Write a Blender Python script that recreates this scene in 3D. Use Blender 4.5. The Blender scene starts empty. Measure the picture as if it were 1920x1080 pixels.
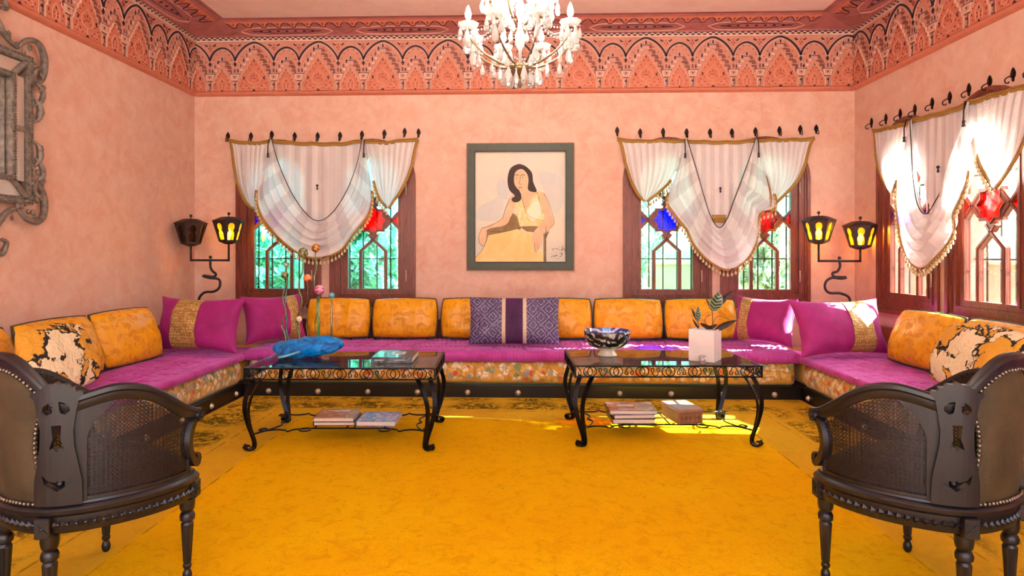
import bpy, bmesh, math, random
from math import sin, cos, pi, radians, sqrt, atan2
from mathutils import Vector, Matrix, noise
from mathutils.geometry import tessellate_polygon
random.seed(7)
scn = bpy.context.scene
col = scn.collection
# ---------------------------------------------------------------- camera
F_PX = 1200.0; PX0 = 939.0; HOR = 476.0; CAMZ = 1.3
TY = 0.035
YAW = math.atan(TY)
cd = bpy.data.cameras.new('camera'); cam = bpy.data.objects.new('camera', cd); col.objects.link(cam)
cam.location = (0, 0, CAMZ); cam.rotation_euler = (pi/2, 0, YAW)
cd.sensor_width = 36; cd.lens = F_PX/1920*36
cd.shift_x = (960-PX0)/1920; cd.shift_y = -(540-HOR)/1920
cd.clip_start = 0.02; cd.clip_end = 200
scn.camera = cam
# ---------------------------------------------------------------- light
w = bpy.data.worlds.new('sky'); scn.world = w; w.use_nodes = True
wn = w.node_tree.nodes; wl = w.node_tree.links
sky = wn.new('ShaderNodeTexSky'); sky.sky_type = 'NISHITA'; sky.sun_disc = False
sky.sun_elevation = radians(42); sky.sun_rotation = radians(90); sky.air_density = 1.0; sky.dust_density = 2.0
wn['Background'].inputs[1].default_value = 2.1
wl.new(sky.outputs[0], wn['Background'].inputs[0])
sd = bpy.data.lights.new('sun', 'SUN'); sd.energy = 110; sd.angle = radians(0.6); sd.color = (1, .93, .84)
sun = bpy.data.objects.new('sun', sd); col.objects.link(sun)
sun.rotation_euler = Vector((-2.98, .11, -1.64)).to_track_quat('-Z', 'Y').to_euler()
scn.view_settings.view_transform = 'Standard'; scn.view_settings.look = 'None'
scn.view_settings.gamma = 1.0; scn.view_settings.use_curve_mapping = False
scn.view_settings.exposure = 0.40
CHANDELIER_W = 3.6     # per bulb
# ---------------------------------------------------------------- room numbers
XL, XR, YB, YF, ZC = -3.525, 3.43, 6.75, -3.2, 3.71
FZ0, FZ1 = 3.05, 3.60

def ray(px, py):
    r = (px-PX0)/F_PX; u = (HOR-py)/F_PX
    return (-TY+r, 1+TY*r, u)          # small-angle: length differs by 0.06 %
def onY(px, py, Y): d = ray(px, py); t = Y/d[1]; return Vector((d[0]*t, Y, CAMZ+d[2]*t))
def onX(px, py, X): d = ray(px, py); t = X/d[0]; return Vector((X, d[1]*t, CAMZ+d[2]*t))
def onZ(px, py, Z): d = ray(px, py); t = (Z-CAMZ)/d[2]; return Vector((d[0]*t, d[1]*t, Z))
def cw(x, D, z=0): return Vector((x-TY*D, D+TY*x, z))     # camera-aligned floor coords -> world

# ---------------------------------------------------------------- object helpers
def tag(o, label=None, cat=None, group=None, kind=None):
    if label: o['label'] = label
    if cat: o['category'] = cat
    if group: o['group'] = group
    if kind: o['kind'] = kind
    return o
def thing(name, label, cat, loc=(0, 0, 0), rz=0, group=None, rot=None):
    o = bpy.data.objects.new(name, None); col.objects.link(o)
    o.empty_display_size = .1
    o.location = loc; o.rotation_euler = rot if rot else (0, 0, rz)
    return tag(o, label, cat, group)
def struct(name, loc=(0, 0, 0), rz=0):
    o = bpy.data.objects.new(name, None); col.objects.link(o); o.location = loc; o.rotation_euler = (0, 0, rz)
    o.empty_display_size = .1
    o['kind'] = 'structure'; return o
def mlocal(o):
    return Matrix.Translation(o.location) @ o.rotation_euler.to_matrix().to_4x4()
def kids(o, cache={}):
    return [c for c in col.objects if c.parent is o]
def copy_tree(o, parent=None, childmap=None):
    if childmap is None:
        childmap = {}
        for c in col.objects:
            if c.parent: childmap.setdefault(c.parent.name, []).append(c)
    c = o.copy(); col.objects.link(c)
    if parent: c.parent = parent
    for ch in childmap.get(o.name, []): copy_tree(ch, c, childmap)
    return c
def inst(src, parent=None, loc=None, rot=None, scale=None):
    c = src.copy(); col.objects.link(c)
    if parent is not None: c.parent = parent
    if loc is not None: c.location = loc
    if rot is not None: c.rotation_euler = rot
    if scale is not None: c.scale = scale
    return c

def frame_of(t):
    t = t.normalized()
    a = Vector((0, 0, 1)) if abs(t.z) < .9 else Vector((1, 0, 0))
    n = a.cross(t).normalized(); return n, t.cross(n).normalized()
def spline(pts, n, closed=False):
    P = [Vector(p) for p in pts]; m = len(P); out = []
    segs = m if closed else m-1
    # chord-length proportional samples
    L = [max(1e-6, (P[(i+1) % m]-P[i]).length) for i in range(segs)]
    tot = sum(L); cnt = n if closed else n-1
    acc = [0]
    for l in L: acc.append(acc[-1]+l)
    i = 0
    for k in range(n):
        s = tot*k/cnt
        while i < segs-1 and s > acc[i+1]: i += 1
        t = min(1, (s-acc[i])/L[i])
        if closed: a, b, c, d = P[(i-1) % m], P[i % m], P[(i+1) % m], P[(i+2) % m]
        else:
            b, c = P[i], P[i+1]
            a = P[i-1] if i > 0 else b*2-c
            d = P[i+2] if i+2 < m else c*2-b
        out.append(.5*((2*b)+(c-a)*t+(2*a-5*b+4*c-d)*t*t+(3*b-a-3*c+d)*t**3))
    return out

class MB:
    def __init__(s): s.v = []; s.f = []; s.m = []; s.uv = {}; s.cur = 0
    def mat(s, i): s.cur = i; return s
    def add(s, vs, fs):
        b = len(s.v); s.v += [Vector(p) for p in vs]
        for f in fs: s.f.append(tuple(i+b for i in f)); s.m.append(s.cur)
        return s
    def box(s, c, d, rz=0, M=None):
        x, y, z = d[0]/2, d[1]/2, d[2]/2
        vs = [Vector((a, b, e)) for a in (-x, x) for b in (-y, y) for e in (-z, z)]
        R = Matrix.Rotation(rz, 3, 'Z')
        vs = [R @ p+Vector(c) for p in vs]
        if M: vs = [M @ p for p in vs]
        return s.add(vs, [(0, 1, 3, 2), (4, 6, 7, 5), (0, 4, 5, 1), (2, 3, 7, 6), (0, 2, 6, 4), (1, 5, 7, 3)])
    def bbox(s, c, d, b=.01, rz=0):
        """box with chamfered edges along all sides"""
        x, y, z = d[0]/2, d[1]/2, d[2]/2; b = min(b, x*.9, y*.9, z*.9)
        def ring(ix, iz):
            X, Y = x-ix, y-ix; k = b-ix if ix < b else 0
            k = b*.6
            return [Vector(p) for p in ((-X+k, -Y, iz), (X-k, -Y, iz), (X, -Y+k, iz), (X, Y-k, iz), (X-k, Y, iz), (-X+k, Y, iz), (-X, Y-k, iz), (-X, -Y+k, iz))]
        rings = [ring(b, -z), ring(0, -z+b), ring(0, z-b), ring(b, z)]
        R = Matrix.Rotation(rz, 3, 'Z'); vs = [R @ p+Vector(c) for r in rings for p in r]; fs = []
        for r in range(3):
            for i in range(8): j = (i+1) % 8; fs.append((r*8+i, r*8+j, r*8+8+j, r*8+8+i))
        fs.append(tuple(reversed(range(8)))); fs.append(tuple(range(24, 32)))
        return s.add(vs, fs)
    def tube(s, path, r, n=8, closed=False, caps=True, flat=None, twist=None):
        P = [Vector(p) for p in path]; m = len(P)
        R = r if isinstance(r, (list, tuple)) else [r]*m
        T = []
        for i in range(m):
            a = P[i-1] if (i > 0 or closed) else P[i]; b = P[(i+1) % m] if (i < m-1 or closed) else P[i]
            t = b-a; T.append(t.normalized() if t.length > 1e-9 else Vector((0, 0, 1)))
        nn, _ = frame_of(T[0]); vs = []
        for i in range(m):
            nn = (nn-T[i]*nn.dot(T[i]))
            nn = nn.normalized() if nn.length > 1e-6 else frame_of(T[i])[0]
            bb = T[i].cross(nn)
            for k in range(n):
                a = 2*pi*k/n
                vs.append(P[i]+(nn*cos(a)+bb*sin(a))*R[i])
        fs = []
        for i in range(m if closed else m-1):
            for k in range(n):
                k2 = (k+1) % n; i2 = (i+1) % m
                fs.append((i*n+k, i*n+k2, i2*n+k2, i2*n+k))
        if caps and not closed:
            fs.append(tuple(reversed(range(n)))); fs.append(tuple(range((m-1)*n, m*n)))
        return s.add(vs, fs)
    def strap(s, path, side, wd, th, closed=False):
        """flat bar: width wd along 'side' (vector or list), thickness th across"""
        P = [Vector(p) for p in path]; m = len(P); vs = []
        for i in range(m):
            a = P[i-1] if (i > 0 or closed) else P[i]; b = P[(i+1) % m] if (i < m-1 or closed) else P[i]
            t = (b-a).normalized(); sd = Vector(side[i] if isinstance(side, list) else side)
            sd = (sd-t*sd.dot(t)).normalized(); n = t.cross(sd)
            W = wd[i] if isinstance(wd, (list, tuple)) else wd
            for u, v in ((-1, -1), (1, -1), (1, 1), (-1, 1)): vs.append(P[i]+sd*u*W/2+n*v*th/2)
        fs = []
        for i in range(m if closed else m-1):
            for k in range(4): k2 = (k+1) % 4; i2 = (i+1) % m; fs.append((i*4+k, i*4+k2, i2*4+k2, i2*4+k))
        if not closed: fs.append((3, 2, 1, 0)); fs.append(tuple(range((m-1)*4, m*4)))
        return s.add(vs, fs)
    def lathe(s, prof, n=16, c=(0, 0, 0), M=None, flute=0, caps=True):
        vs = []; c = Vector(c)
        for (r, z) in prof:
            for k in range(n):
                a = 2*pi*k/n; rr = r*(1-(flute*(k % 2)))
                p = Vector((rr*cos(a), rr*sin(a), z)); p = (M @ p if M else p)+c; vs.append(p)
        fs = []
        for i in range(len(prof)-1):
            for k in range(n): k2 = (k+1) % n; fs.append((i*n+k, i*n+k2, (i+1)*n+k2, (i+1)*n+k))
        if caps:
            if prof[0][0] > 1e-5: fs.append(tuple(reversed(range(n))))
            if prof[-1][0] > 1e-5: fs.append(tuple(range((len(prof)-1)*n, len(prof)*n)))
        return s.add(vs, fs)
    def ball(s, c, r, n=10, sc=(1, 1, 1)):
        m = max(4, n//2)
        prof = [(r*sin(pi*i/m)+1e-5, -r*cos(pi*i/m)) for i in range(m+1)]
        M = Matrix.Diagonal(Vector(sc))
        return s.lathe(prof, n, c, M, caps=False)
    def prism(s, poly, y0, y1, holes=(), axis='y', side=True):
        """2D polygon (x,z) extruded from y0 (front) to y1 (back)"""
        loops = [list(poly)]+[list(h) for h in holes]
        def v3(p, y): return Vector((p[0], y, p[1]))
        tri = tessellate_polygon([[Vector((p[0], p[1], 0)) for p in l] for l in loops])
        flat = [p for l in loops for p in l]; n = len(flat)
        vs = [v3(p, y0) for p in flat]+[v3(p, y1) for p in flat]; fs = []
        for t in tri:
            a, b, c = [flat[i] for i in t]
            cr = (b[0]-a[0])*(c[1]-a[1])-(b[1]-a[1])*(c[0]-a[0])
            t = tuple(t) if cr > 0 else tuple(reversed(t))
            fs.append(t); fs.append(tuple(i+n for i in reversed(t)))
        if side:
            o = 0
            for l in loops:
                k = len(l)
                ar = sum(l[i][0]*l[(i+1) % k][1]-l[(i+1) % k][0]*l[i][1] for i in range(k))
                outer = l is loops[0]
                for i in range(k):
                    j = (i+1) % k; q = (o+i, o+i+n, o+j+n, o+j)
                    if (ar < 0) == outer: q = q[::-1]
                    fs.append(q)
                o += k
        return s.add(vs, fs)
    def grid(s, rows, closed_u=False, uv=True, flip=False, swap=False):
        """rows: list of lists of points"""
        nv = len(rows); nu = len(rows[0]); b = len(s.v)
        s.v += [Vector(p) for r in rows for p in r]
        for i in range(nv-1):
            for j in range(nu if closed_u else nu-1):
                j2 = (j+1) % nu
                f = (b+i*nu+j, b+i*nu+j2, b+(i+1)*nu+j2, b+(i+1)*nu+j)
                if uv: s.uv[len(s.f)] = [(j/(nu-1), i/(nv-1)), ((j+1)/(nu-1), i/(nv-1)), ((j+1)/(nu-1), (i+1)/(nv-1)), (j/(nu-1), (i+1)/(nv-1))]
                if flip:
                    f = f[::-1]
                    if uv: s.uv[len(s.f)] = s.uv[len(s.f)][::-1]
                if swap and uv: s.uv[len(s.f)] = [(q[1], q[0]) for q in s.uv[len(s.f)]]
                s.f.append(f); s.m.append(s.cur)
        return s
    def cut(s, xs, axis=0):
        bm = bmesh.new(); vv = [bm.verts.new(p) for p in s.v]
        for f in s.f:
            try: bm.faces.new([vv[i] for i in f])
            except ValueError: pass
        for x in xs:
            co = [0, 0, 0]; co[axis] = x; no = [0, 0, 0]; no[axis] = 1
            bmesh.ops.bisect_plane(bm, geom=bm.verts[:]+bm.edges[:]+bm.faces[:], plane_co=co, plane_no=no)
        bm.verts.index_update(); s.v = [v.co.copy() for v in bm.verts]; s.f = [tuple(v.index for v in f.verts) for f in bm.faces]; s.m = [0]*len(s.f); bm.free(); return s
    def xf(s, M, start=0):
        for i in range(start, len(s.v)): s.v[i] = M @ s.v[i]
        return s
    def build(s, name, mats, parent=None, smooth=False, world=False, auto=None, kind=None, label=None, uvall=False):
        if world and parent is not None:
            inv = mlocal(parent).inverted(); s.v = [inv @ p for p in s.v]
        me = bpy.data.meshes.new(name); me.from_pydata([tuple(p) for p in s.v], [], s.f)
        if not isinstance(mats, (list, tuple)): mats = [mats]
        for m in mats: me.materials.append(m)
        me.polygons.foreach_set('material_index', s.m)
        if smooth or auto: me.polygons.foreach_set('use_smooth', [True]*len(s.f))
        if s.uv:
            ul = me.uv_layers.new(name='UVMap'); k = 0
            for i, f in enumerate(s.f):
                q = s.uv.get(i)
                for j in range(len(f)):
                    if q: ul.data[k].uv = q[j]
                    k += 1
        if auto: me.set_sharp_from_angle(angle=radians(auto))
        me.update()
        o = bpy.data.objects.new(name, me); col.objects.link(o)
        if parent is not None: o.parent = parent
        if kind: o['kind'] = kind
        if label: o['label'] = label
        return o

# ---------------------------------------------------------------- materials
def hx(h):
    h = h.lstrip('#'); c = [int(h[i:i+2], 16)/255 for i in (0, 2, 4)]
    return tuple((x/12.92 if x <= .04045 else ((x+.055)/1.055)**2.4) for x in c)+(1,)
class N:
    def __init__(s, name):
        s.m = bpy.data.materials.new(name); s.m.use_nodes = True; s.t = s.m.node_tree; s.n = s.t.nodes
        s.b = s.n['Principled BSDF']; s.out = s.n['Material Output']; s._tc = None
    def L(s, a, b): s.t.links.new(a, b)
    def node(s, kind, **k):
        nd = s.n.new(kind)
        for a, v in k.items():
            if a.startswith('i_'):
                key = a[2:]; key = int(key) if key.isdigit() else key.replace('_', ' ')
                if hasattr(v, 'node'): s.L(v, nd.inputs[key])
                else: nd.inputs[key].default_value = v
            else: setattr(nd, a, v)
        return nd
    def co(s, which='Object'):
        if not s._tc: s._tc = s.n.new('ShaderNodeTexCoord')
        return s._tc.outputs[which]
    def mapv(s, scale=(1, 1, 1), rot=(0, 0, 0), loc=(0, 0, 0), src=None):
        m = s.node('ShaderNodeMapping'); s.L(src or s.co(), m.inputs[0])
        m.inputs['Scale'].default_value = scale; m.inputs['Rotation'].default_value = rot; m.inputs['Location'].default_value = loc
        return m.outputs[0]
    def noise(s, scale, detail=4, rough=.55, dist=0, vec=None):
        n = s.node('ShaderNodeTexNoise'); n.inputs['Scale'].default_value = scale; n.inputs['Detail'].default_value = detail
        n.inputs['Roughness'].default_value = rough; n.inputs['Distortion'].default_value = dist
        s.L(vec or s.co(), n.inputs['Vector']); return n.outputs['Fac']
    def vor(s, scale, feature='F1', out='Distance', vec=None, rnd=1):
        n = s.node('ShaderNodeTexVoronoi'); n.feature = feature; n.inputs['Scale'].default_value = scale
        n.inputs['Randomness'].default_value = rnd
        s.L(vec or s.co(), n.inputs['Vector']); return n.outputs[out]
    def wave(s, scale, dist=0, vec=None, dirn='X', dscale=1, rings=False):
        n = s.node('ShaderNodeTexWave'); n.inputs['Scale'].default_value = scale; n.inputs['Distortion'].default_value = dist
        n.inputs['Detail'].default_value = 2; n.inputs['Detail Scale'].default_value = dscale
        if rings: n.wave_type = 'RINGS'
        else: n.bands_direction = dirn
        s.L(vec or s.co(), n.inputs['Vector']); return n.outputs['Fac']
    def ramp(s, fac, stops, interp='LINEAR'):
        r = s.node('ShaderNodeValToRGB'); r.color_ramp.interpolation = interp
        e = r.color_ramp.elements
        while len(e) < len(stops): e.new(.5)
        for x, (p, c) in zip(e, stops):
            x.position = p; x.color = hx(c) if isinstance(c, str) else ((c, c, c, 1) if isinstance(c, (int, float)) else c)
        s.L(fac, r.inputs[0]); return r.outputs[0]
    def mix(s, fac, a, b, mode='MIX'):
        m = s.node('ShaderNodeMix', data_type='RGBA', blend_type=mode)
        for sock, v in ((m.inputs[0], fac), (m.inputs[6], a), (m.inputs[7], b)):
            if hasattr(v, 'node'): s.L(v, sock)
            elif isinstance(v, str): sock.default_value = hx(v)
            else: sock.default_value = v
        return m.outputs[2]
    def math(s, op, a, b=0.0, c=0.0):
        m = s.node('ShaderNodeMath', operation=op)
        for i, v in enumerate((a, b, c)):
            if hasattr(v, 'node'): s.L(v, m.inputs[i])
            else: m.inputs[i].default_value = v
        return m.outputs[0]
    def sep(s, v=None):
        x = s.node('ShaderNodeSeparateXYZ'); s.L(v or s.co(), x.inputs[0]); return x.outputs
    def bump(s, h, st=.3, dist=.01, nrm=None):
        b = s.node('ShaderNodeBump'); b.inputs['Strength'].default_value = st; b.inputs['Distance'].default_value = dist
        s.L(h, b.inputs['Height'])
        if nrm: s.L(nrm, b.inputs['Normal'])
        return b.outputs[0]
    def fin(s, color=None, rough=.5, metal=0, normal=None, spec=None, **k):
        b = s.b
        if color is not None:
            if hasattr(color, 'node'): s.L(color, b.inputs['Base Color'])
            else: b.inputs['Base Color'].default_value = hx(color) if isinstance(color, str) else color
        if hasattr(rough, 'node'): s.L(rough, b.inputs['Roughness'])
        else: b.inputs['Roughness'].default_value = rough
        b.inputs['Metallic'].default_value = metal
        if normal: s.L(normal, b.inputs['Normal'])
        if spec is not None: b.inputs['Specular IOR Level'].default_value = spec
        for a, v in k.items():
            key = a.replace('_', ' '); sock = b.inputs[key]
            if hasattr(v, 'node'): s.L(v, sock)
            else: sock.default_value = v
        return s.m
def simple(name, c, rough=.5, metal=0, var=.12, vs=12, bs=None, bst=.15, **k):
    n = N(name)
    nz = n.noise(vs, 4)
    base = hx(c); dark = tuple(x*(1-var*2) for x in base[:3])+(1,)
    colr = n.mix(n.ramp(nz, [(.3, 0.0), (.7, 1.0)]), dark, base)
    nm = n.bump(n.noise(bs, 4), bst, .005) if bs else None
    return n.fin(colr, rough, metal, nm, **k)

def m_plaster(name, c1, c2, c3):
    n = N(name)
    a = n.noise(1.6, 7, .68, 1.0); b = n.noise(7, 7, .7, .5); c = n.noise(45, 3, .6)
    colr = n.mix(n.ramp(a, [(.32, 0.0), (.68, 1.0)]), c1, c2)
    colr = n.mix(n.math('MULTIPLY', n.ramp(b, [(.42, 0.0), (.70, 1.0)]), .7), colr, c3)
    h = n.math('ADD', n.math('MULTIPLY', b, .7), n.math('MULTIPLY', c, .3))
    return n.fin(colr, n.ramp(b, [(.3, .5), (.7, .72)]), 0, n.bump(h, .35, .006), spec=.35)
PLASTER = m_plaster('pink_plaster', '#cb9884', '#d2aa98', '#debfb0')
CEIL = m_plaster('ceiling_plaster', '#dcbab0', '#e4c8be', '#ead2c8')

def m_wood(name, c1, c2, rough=.28):
    n = N(name)
    g = n.noise(5, 5, .6, 1.5, n.mapv((9, 9, .9)))
    g2 = n.noise(60, 2, .5, 0, n.mapv((6, 6, .5)))
    colr = n.mix(n.ramp(g, [(.3, 0.0), (.7, 1.0)]), c1, c2)
    return n.fin(colr, rough, 0, n.bump(g2, .12, .002), Coat_Weight=.15, Coat_Roughness=.25)
MAHOG = m_wood('mahogany', '#4c1a10', '#8a3c26', .36)
BLACKW = m_wood('black_lacquer', '#060609', '#0f0f15', .42)
BASEW = m_wood('sofa_base_black', '#070707', '#121210', .3)
IRON = simple('wrought_iron', '#1b1a1e', .32, .75, .2, 30, 90, .2)
RUST = simple('lamp_iron', '#3a2b2c', .5, .45, .25, 30, 60, .3)
HOOKM = simple('hook_bronze', '#2c1712', .4, .6, .3, 40)
BRASS = simple('stud_silver', '#d8cab0', .4, .6, .1, 50)
NAIL = simple('nailhead', '#8a8072', .3, .9, .3, 60)
GOLDT = simple('gold_trim', '#b98a35', .6, 0, .3, 120, 300, .6)
CREAMT = simple('tassel_cream', '#d8c39a', .8, 0, .2, 80)
GREENP = simple('green_piping', '#31503f', .7, 0, .2, 80)
DARKP = simple('olive_piping', '#4e4326', .7, 0, .2, 80)

def m_rug():
    n = N('yellow_carpet')
    s = n.sep()
    fine = n.noise(160, 3, .7, 0); mid = n.noise(14, 5, .6, 1.0); big = n.noise(1.1, 4, .55, .4)
    base = n.mix(n.ramp(big, [(.35, 0.0), (.65, 1.0)]), '#fcbe02', '#ffca06')
    base = n.mix(n.math('MULTIPLY', n.ramp(mid, [(.5, 0.0), (.7, 1.0)]), .4), base, '#d89002')
    base = n.mix(n.math('MULTIPLY', n.ramp(fine, [(.52, 0.0), (.75, 1.0)]), .35), base, '#b87802')
    spk = n.ramp(n.noise(38, 2, .5, 0, n.mapv((1, 3.2, 1))), [(.70, 0.0), (.76, .6)])
    base = n.mix(spk, base, '#7a4a02')
    # border : distance to rug edge (object coords, half sizes 2.49 x 2.87)
    dx = n.math('SUBTRACT', 2.49, n.math('ABSOLUTE', s[0])); dy = n.math('SUBTRACT', 2.87, n.math('ABSOLUTE', s[1]))
    d = n.math('MINIMUM', dx, dy)
    band = n.ramp(d, [(0.0, 0.0), (.05, 1.0), (.42, 1.0), (.46, 0.0)])
    pale = n.mix(n.math('MULTIPLY', n.ramp(d, [(0, 1.0), (.75, .85), (.8, 0.0)]), .45), base, '#d2ac44')
    v1 = n.ramp(n.noise(7.5, 6, .75, 2.2), [(.46, 0.0), (.50, 1.0)])
    v2 = n.ramp(n.noise(32, 4, .7, 1.5), [(.36, 0.0), (.46, 1.0)])
    per = n.ramp(n.vor(2.1, 'F1', 'Distance', None, .35), [(.36, 1.0), (.62, 0.0)])
    motif = n.math('MULTIPLY', n.math('MULTIPLY', v1, v2), n.math('MULTIPLY', per, band))
    colr = n.mix(n.math('MULTIPLY', motif, .85), pale, '#34320e')
    ln = n.ramp(d, [(.485, 0.0), (.49, 1.0), (.5, 1.0), (.505, 0.0)])
    ln2 = n.ramp(d, [(.775, 0.0), (.78, 1.0), (.787, 1.0), (.792, 0.0)])
    lines = n.math('MULTIPLY', n.math('ADD', ln, ln2), n.ramp(n.noise(9, 3), [(.42, 0.0), (.6, .55)]))
    colr = n.mix(lines, colr, '#6d5210')
    h = n.math('ADD', n.math('MULTIPLY', fine, .6), n.math('MULTIPLY', mid, .9))
    return n.fin(colr, .95, 0, n.bump(h, .9, .025), spec=.05)
RUG = m_rug()

def m_damask(name, c, cd_, hilite):
    n = N(name)
    w1 = n.noise(6, 3, .5, 3.2); w2 = n.wave(3.2, 9, None, 'Z', 2.2, True)
    pat = n.math('MULTIPLY', n.ramp(w1, [(.46, 0.0), (.50, 1.0)]), n.ramp(w2, [(.4, 0.0), (.46, 1.0)]))
    colr = n.mix(n.math('MULTIPLY', pat, .5), c, cd_)
    s = n.sep()
    crease = n.noise(9, 3, .6, 1.2, n.mapv((1.6, 1, .5)))
    colr = n.mix(n.ramp(crease, [(.5, 0.0), (.8, .5)]), colr, hilite)  # lighter colour along creases stands in for satin highlights
    return n.fin(colr, n.ramp(pat, [(0, .34), (1, .55)]), 0, n.bump(n.math('ADD', crease, n.math('MULTIPLY', pat, .15)), .4, .02), Sheen_Weight=.05, Sheen_Roughness=.35)
YELLOW = m_damask('yellow_damask', '#e4a002', '#b87402', '#f0b014')
def m_velvet(name, c1, c2, sh=.5, tint='#ffffff', bs=.3):
    n = N(name)
    a = n.noise(5, 4, .6, .8); f = n.noise(180, 2)
    colr = n.mix(n.ramp(a, [(.35, 0.0), (.7, 1.0)]), c1, c2)
    m = n.fin(colr, .75, 0, n.bump(n.math('ADD', a, n.math('MULTIPLY', f, .25)), bs, .01), Sheen_Weight=sh, Sheen_Roughness=.35)
    n.b.inputs['Sheen Tint'].default_value = hx(tint); return m
MAGENTA = m_velvet('magenta_velvet', '#8c0f62', '#a81c7c', .45, '#ff9ae6')
QUILT = m_velvet('magenta_quilt', '#a82c86', '#c04aa4', .6, '#f0b0ff')
GREENV = m_velvet('olive_velvet', '#33280f', '#4a3b1c', .08, '#d8c080')
PURPLE = m_velvet('deep_purple_velvet', '#35093c', '#4a1052', .3, '#c080ff')
GREENS = m_velvet('dark_seat_velvet', '#1c1812', '#2e271c', .3, '#c0b090')
def m_brocade():
    n = N('gold_brocade')
    v = n.mapv((38, 38, 38), (0, radians(45), 0))
    c = n.node('ShaderNodeTexChecker'); n.L(v, c.inputs[0]); c.inputs['Scale'].default_value = 1
    d = n.vor(42, 'F1', 'Distance', None, .4)
    colr = n.mix(n.ramp(d, [(.25, 0.0), (.6, 1.0)]), '#d8b878', '#a8803e')
    colr = n.mix(n.math('MULTIPLY', c.outputs['Fac'], .25), colr, '#8a6a34')
    return n.fin(colr, .5, .15, n.bump(d, .6, .008))
BROCADE = m_brocade()
def m_floral():
    n = N('floral_brocade')
    s = n.sep()
    up = n.ramp(n.math('ADD', s[2], n.math('MULTIPLY', n.noise(3.2, 3), .10)), [(.195, 0.0), (.235, 1.0)])
    base = n.mix(n.ramp(n.noise(6, 4), [(.35, 0.0), (.65, 1.0)]), '#c48a26', '#d8a23a')
    vv = n.mapv((1, 1, 1), (0, 0, 0))
    wv = n.node('ShaderNodeVectorMath', operation='ADD')
    nz = n.node('ShaderNodeTexNoise'); nz.inputs['Scale'].default_value = 14; n.L(n.co(), nz.inputs['Vector'])
    sc = n.node('ShaderNodeVectorMath', operation='SCALE'); n.L(nz.outputs['Color'], sc.inputs[0]); sc.inputs['Scale'].default_value = .05
    n.L(vv, wv.inputs[0]); n.L(sc.outputs[0], wv.inputs[1])
    cell = n.vor(19, 'F1', 'Distance', wv.outputs[0]); cc = n.vor(19, 'F1', 'Color', wv.outputs[0])
    pick = n.ramp(n.sep(cc)[0], [(0, '#e8d3a8'), (.3, '#c9502e'), (.42, '#e9dcc0'), (.62, '#8d9a94'), (.76, '#dbb060'), (.88, '#7a8a4c')], 'CONSTANT')
    petal = n.ramp(cell, [(.42, 1.0), (.62, 0.0)])
    colr = n.mix(n.math('MULTIPLY', petal, up), base, pick)
    st = n.ramp(n.vor(11, 'DISTANCE_TO_EDGE', 'Distance', wv.outputs[0]), [(.02, 1.0), (.07, 0.0)])
    colr = n.mix(n.math('MULTIPLY', n.math('MULTIPLY', st, up), .5), colr, '#5b5a38')
    ctr = n.ramp(cell, [(.10, 1.0), (.16, 0.0)])
    colr = n.mix(n.math('MULTIPLY', n.math('MULTIPLY', ctr, up), .7), colr, '#a33a22')
    return n.fin(colr, .6, 0, n.bump(cell, .3, .01), Sheen_Weight=.2)
FLORAL = m_floral()
def m_lace():
    n = N('violet_brocade')
    s = n.sep()
    v = n.node('ShaderNodeCombineXYZ')
    fx = n.math('PINGPONG', n.math('ADD', s[0], 5.0), .075); fz = n.math('PINGPONG', n.math('ADD', s[2], 5.0), .075)
    dd = n.math('ADD', fx, fz)
    loz = n.math('PINGPONG', dd, .019)
    fine = n.vor(60, 'DISTANCE_TO_EDGE', 'Distance')
    a = n.ramp(loz, [(.0040, 1.0), (.0060, 0.0)]); b = n.ramp(fine, [(.03, 1.0), (.08, 0.0)])
    k = n.math('MAXIMUM', n.math('MULTIPLY', a, n.ramp(n.noise(70, 2), [(.4, 0.2), (.5, 1.0)])), n.math('MULTIPLY', b, .65))
    colr = n.mix(n.math('MULTIPLY', k, .75), '#22103a', '#a898c8')
    return n.fin(colr, .45, .1, n.bump(k, .3, .004))
LACE = m_lace()
CREAMF = simple('cream_ribbon', '#d8c2a2', .6, 0, .15, 60)
def m_hide():
    n = N('black_cream_applique')
    nz = n.noise(4.2, 7, .62, .5); wd_ = n.noise(9, 3, .6)
    dd = n.math('ABSOLUTE', n.math('SUBTRACT', nz, .5))
    thr = n.math('MULTIPLY', n.ramp(wd_, [(.42, 0.0), (.66, 1.0)]), .035)
    edge = n.math('LESS_THAN', dd, n.math('ADD', thr, .006))
    pc = n.ramp(nz, [(0, '#e2cfa6'), (.5, '#e2cfa6'), (.505, '#d69c2a')], 'CONSTANT')
    colr = n.mix(edge, pc, '#120c08')
    lump = n.noise(24, 3, .5, 1)
    return n.fin(colr, .75, 0, n.bump(lump, .9, .02))
HIDE = m_hide()
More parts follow.
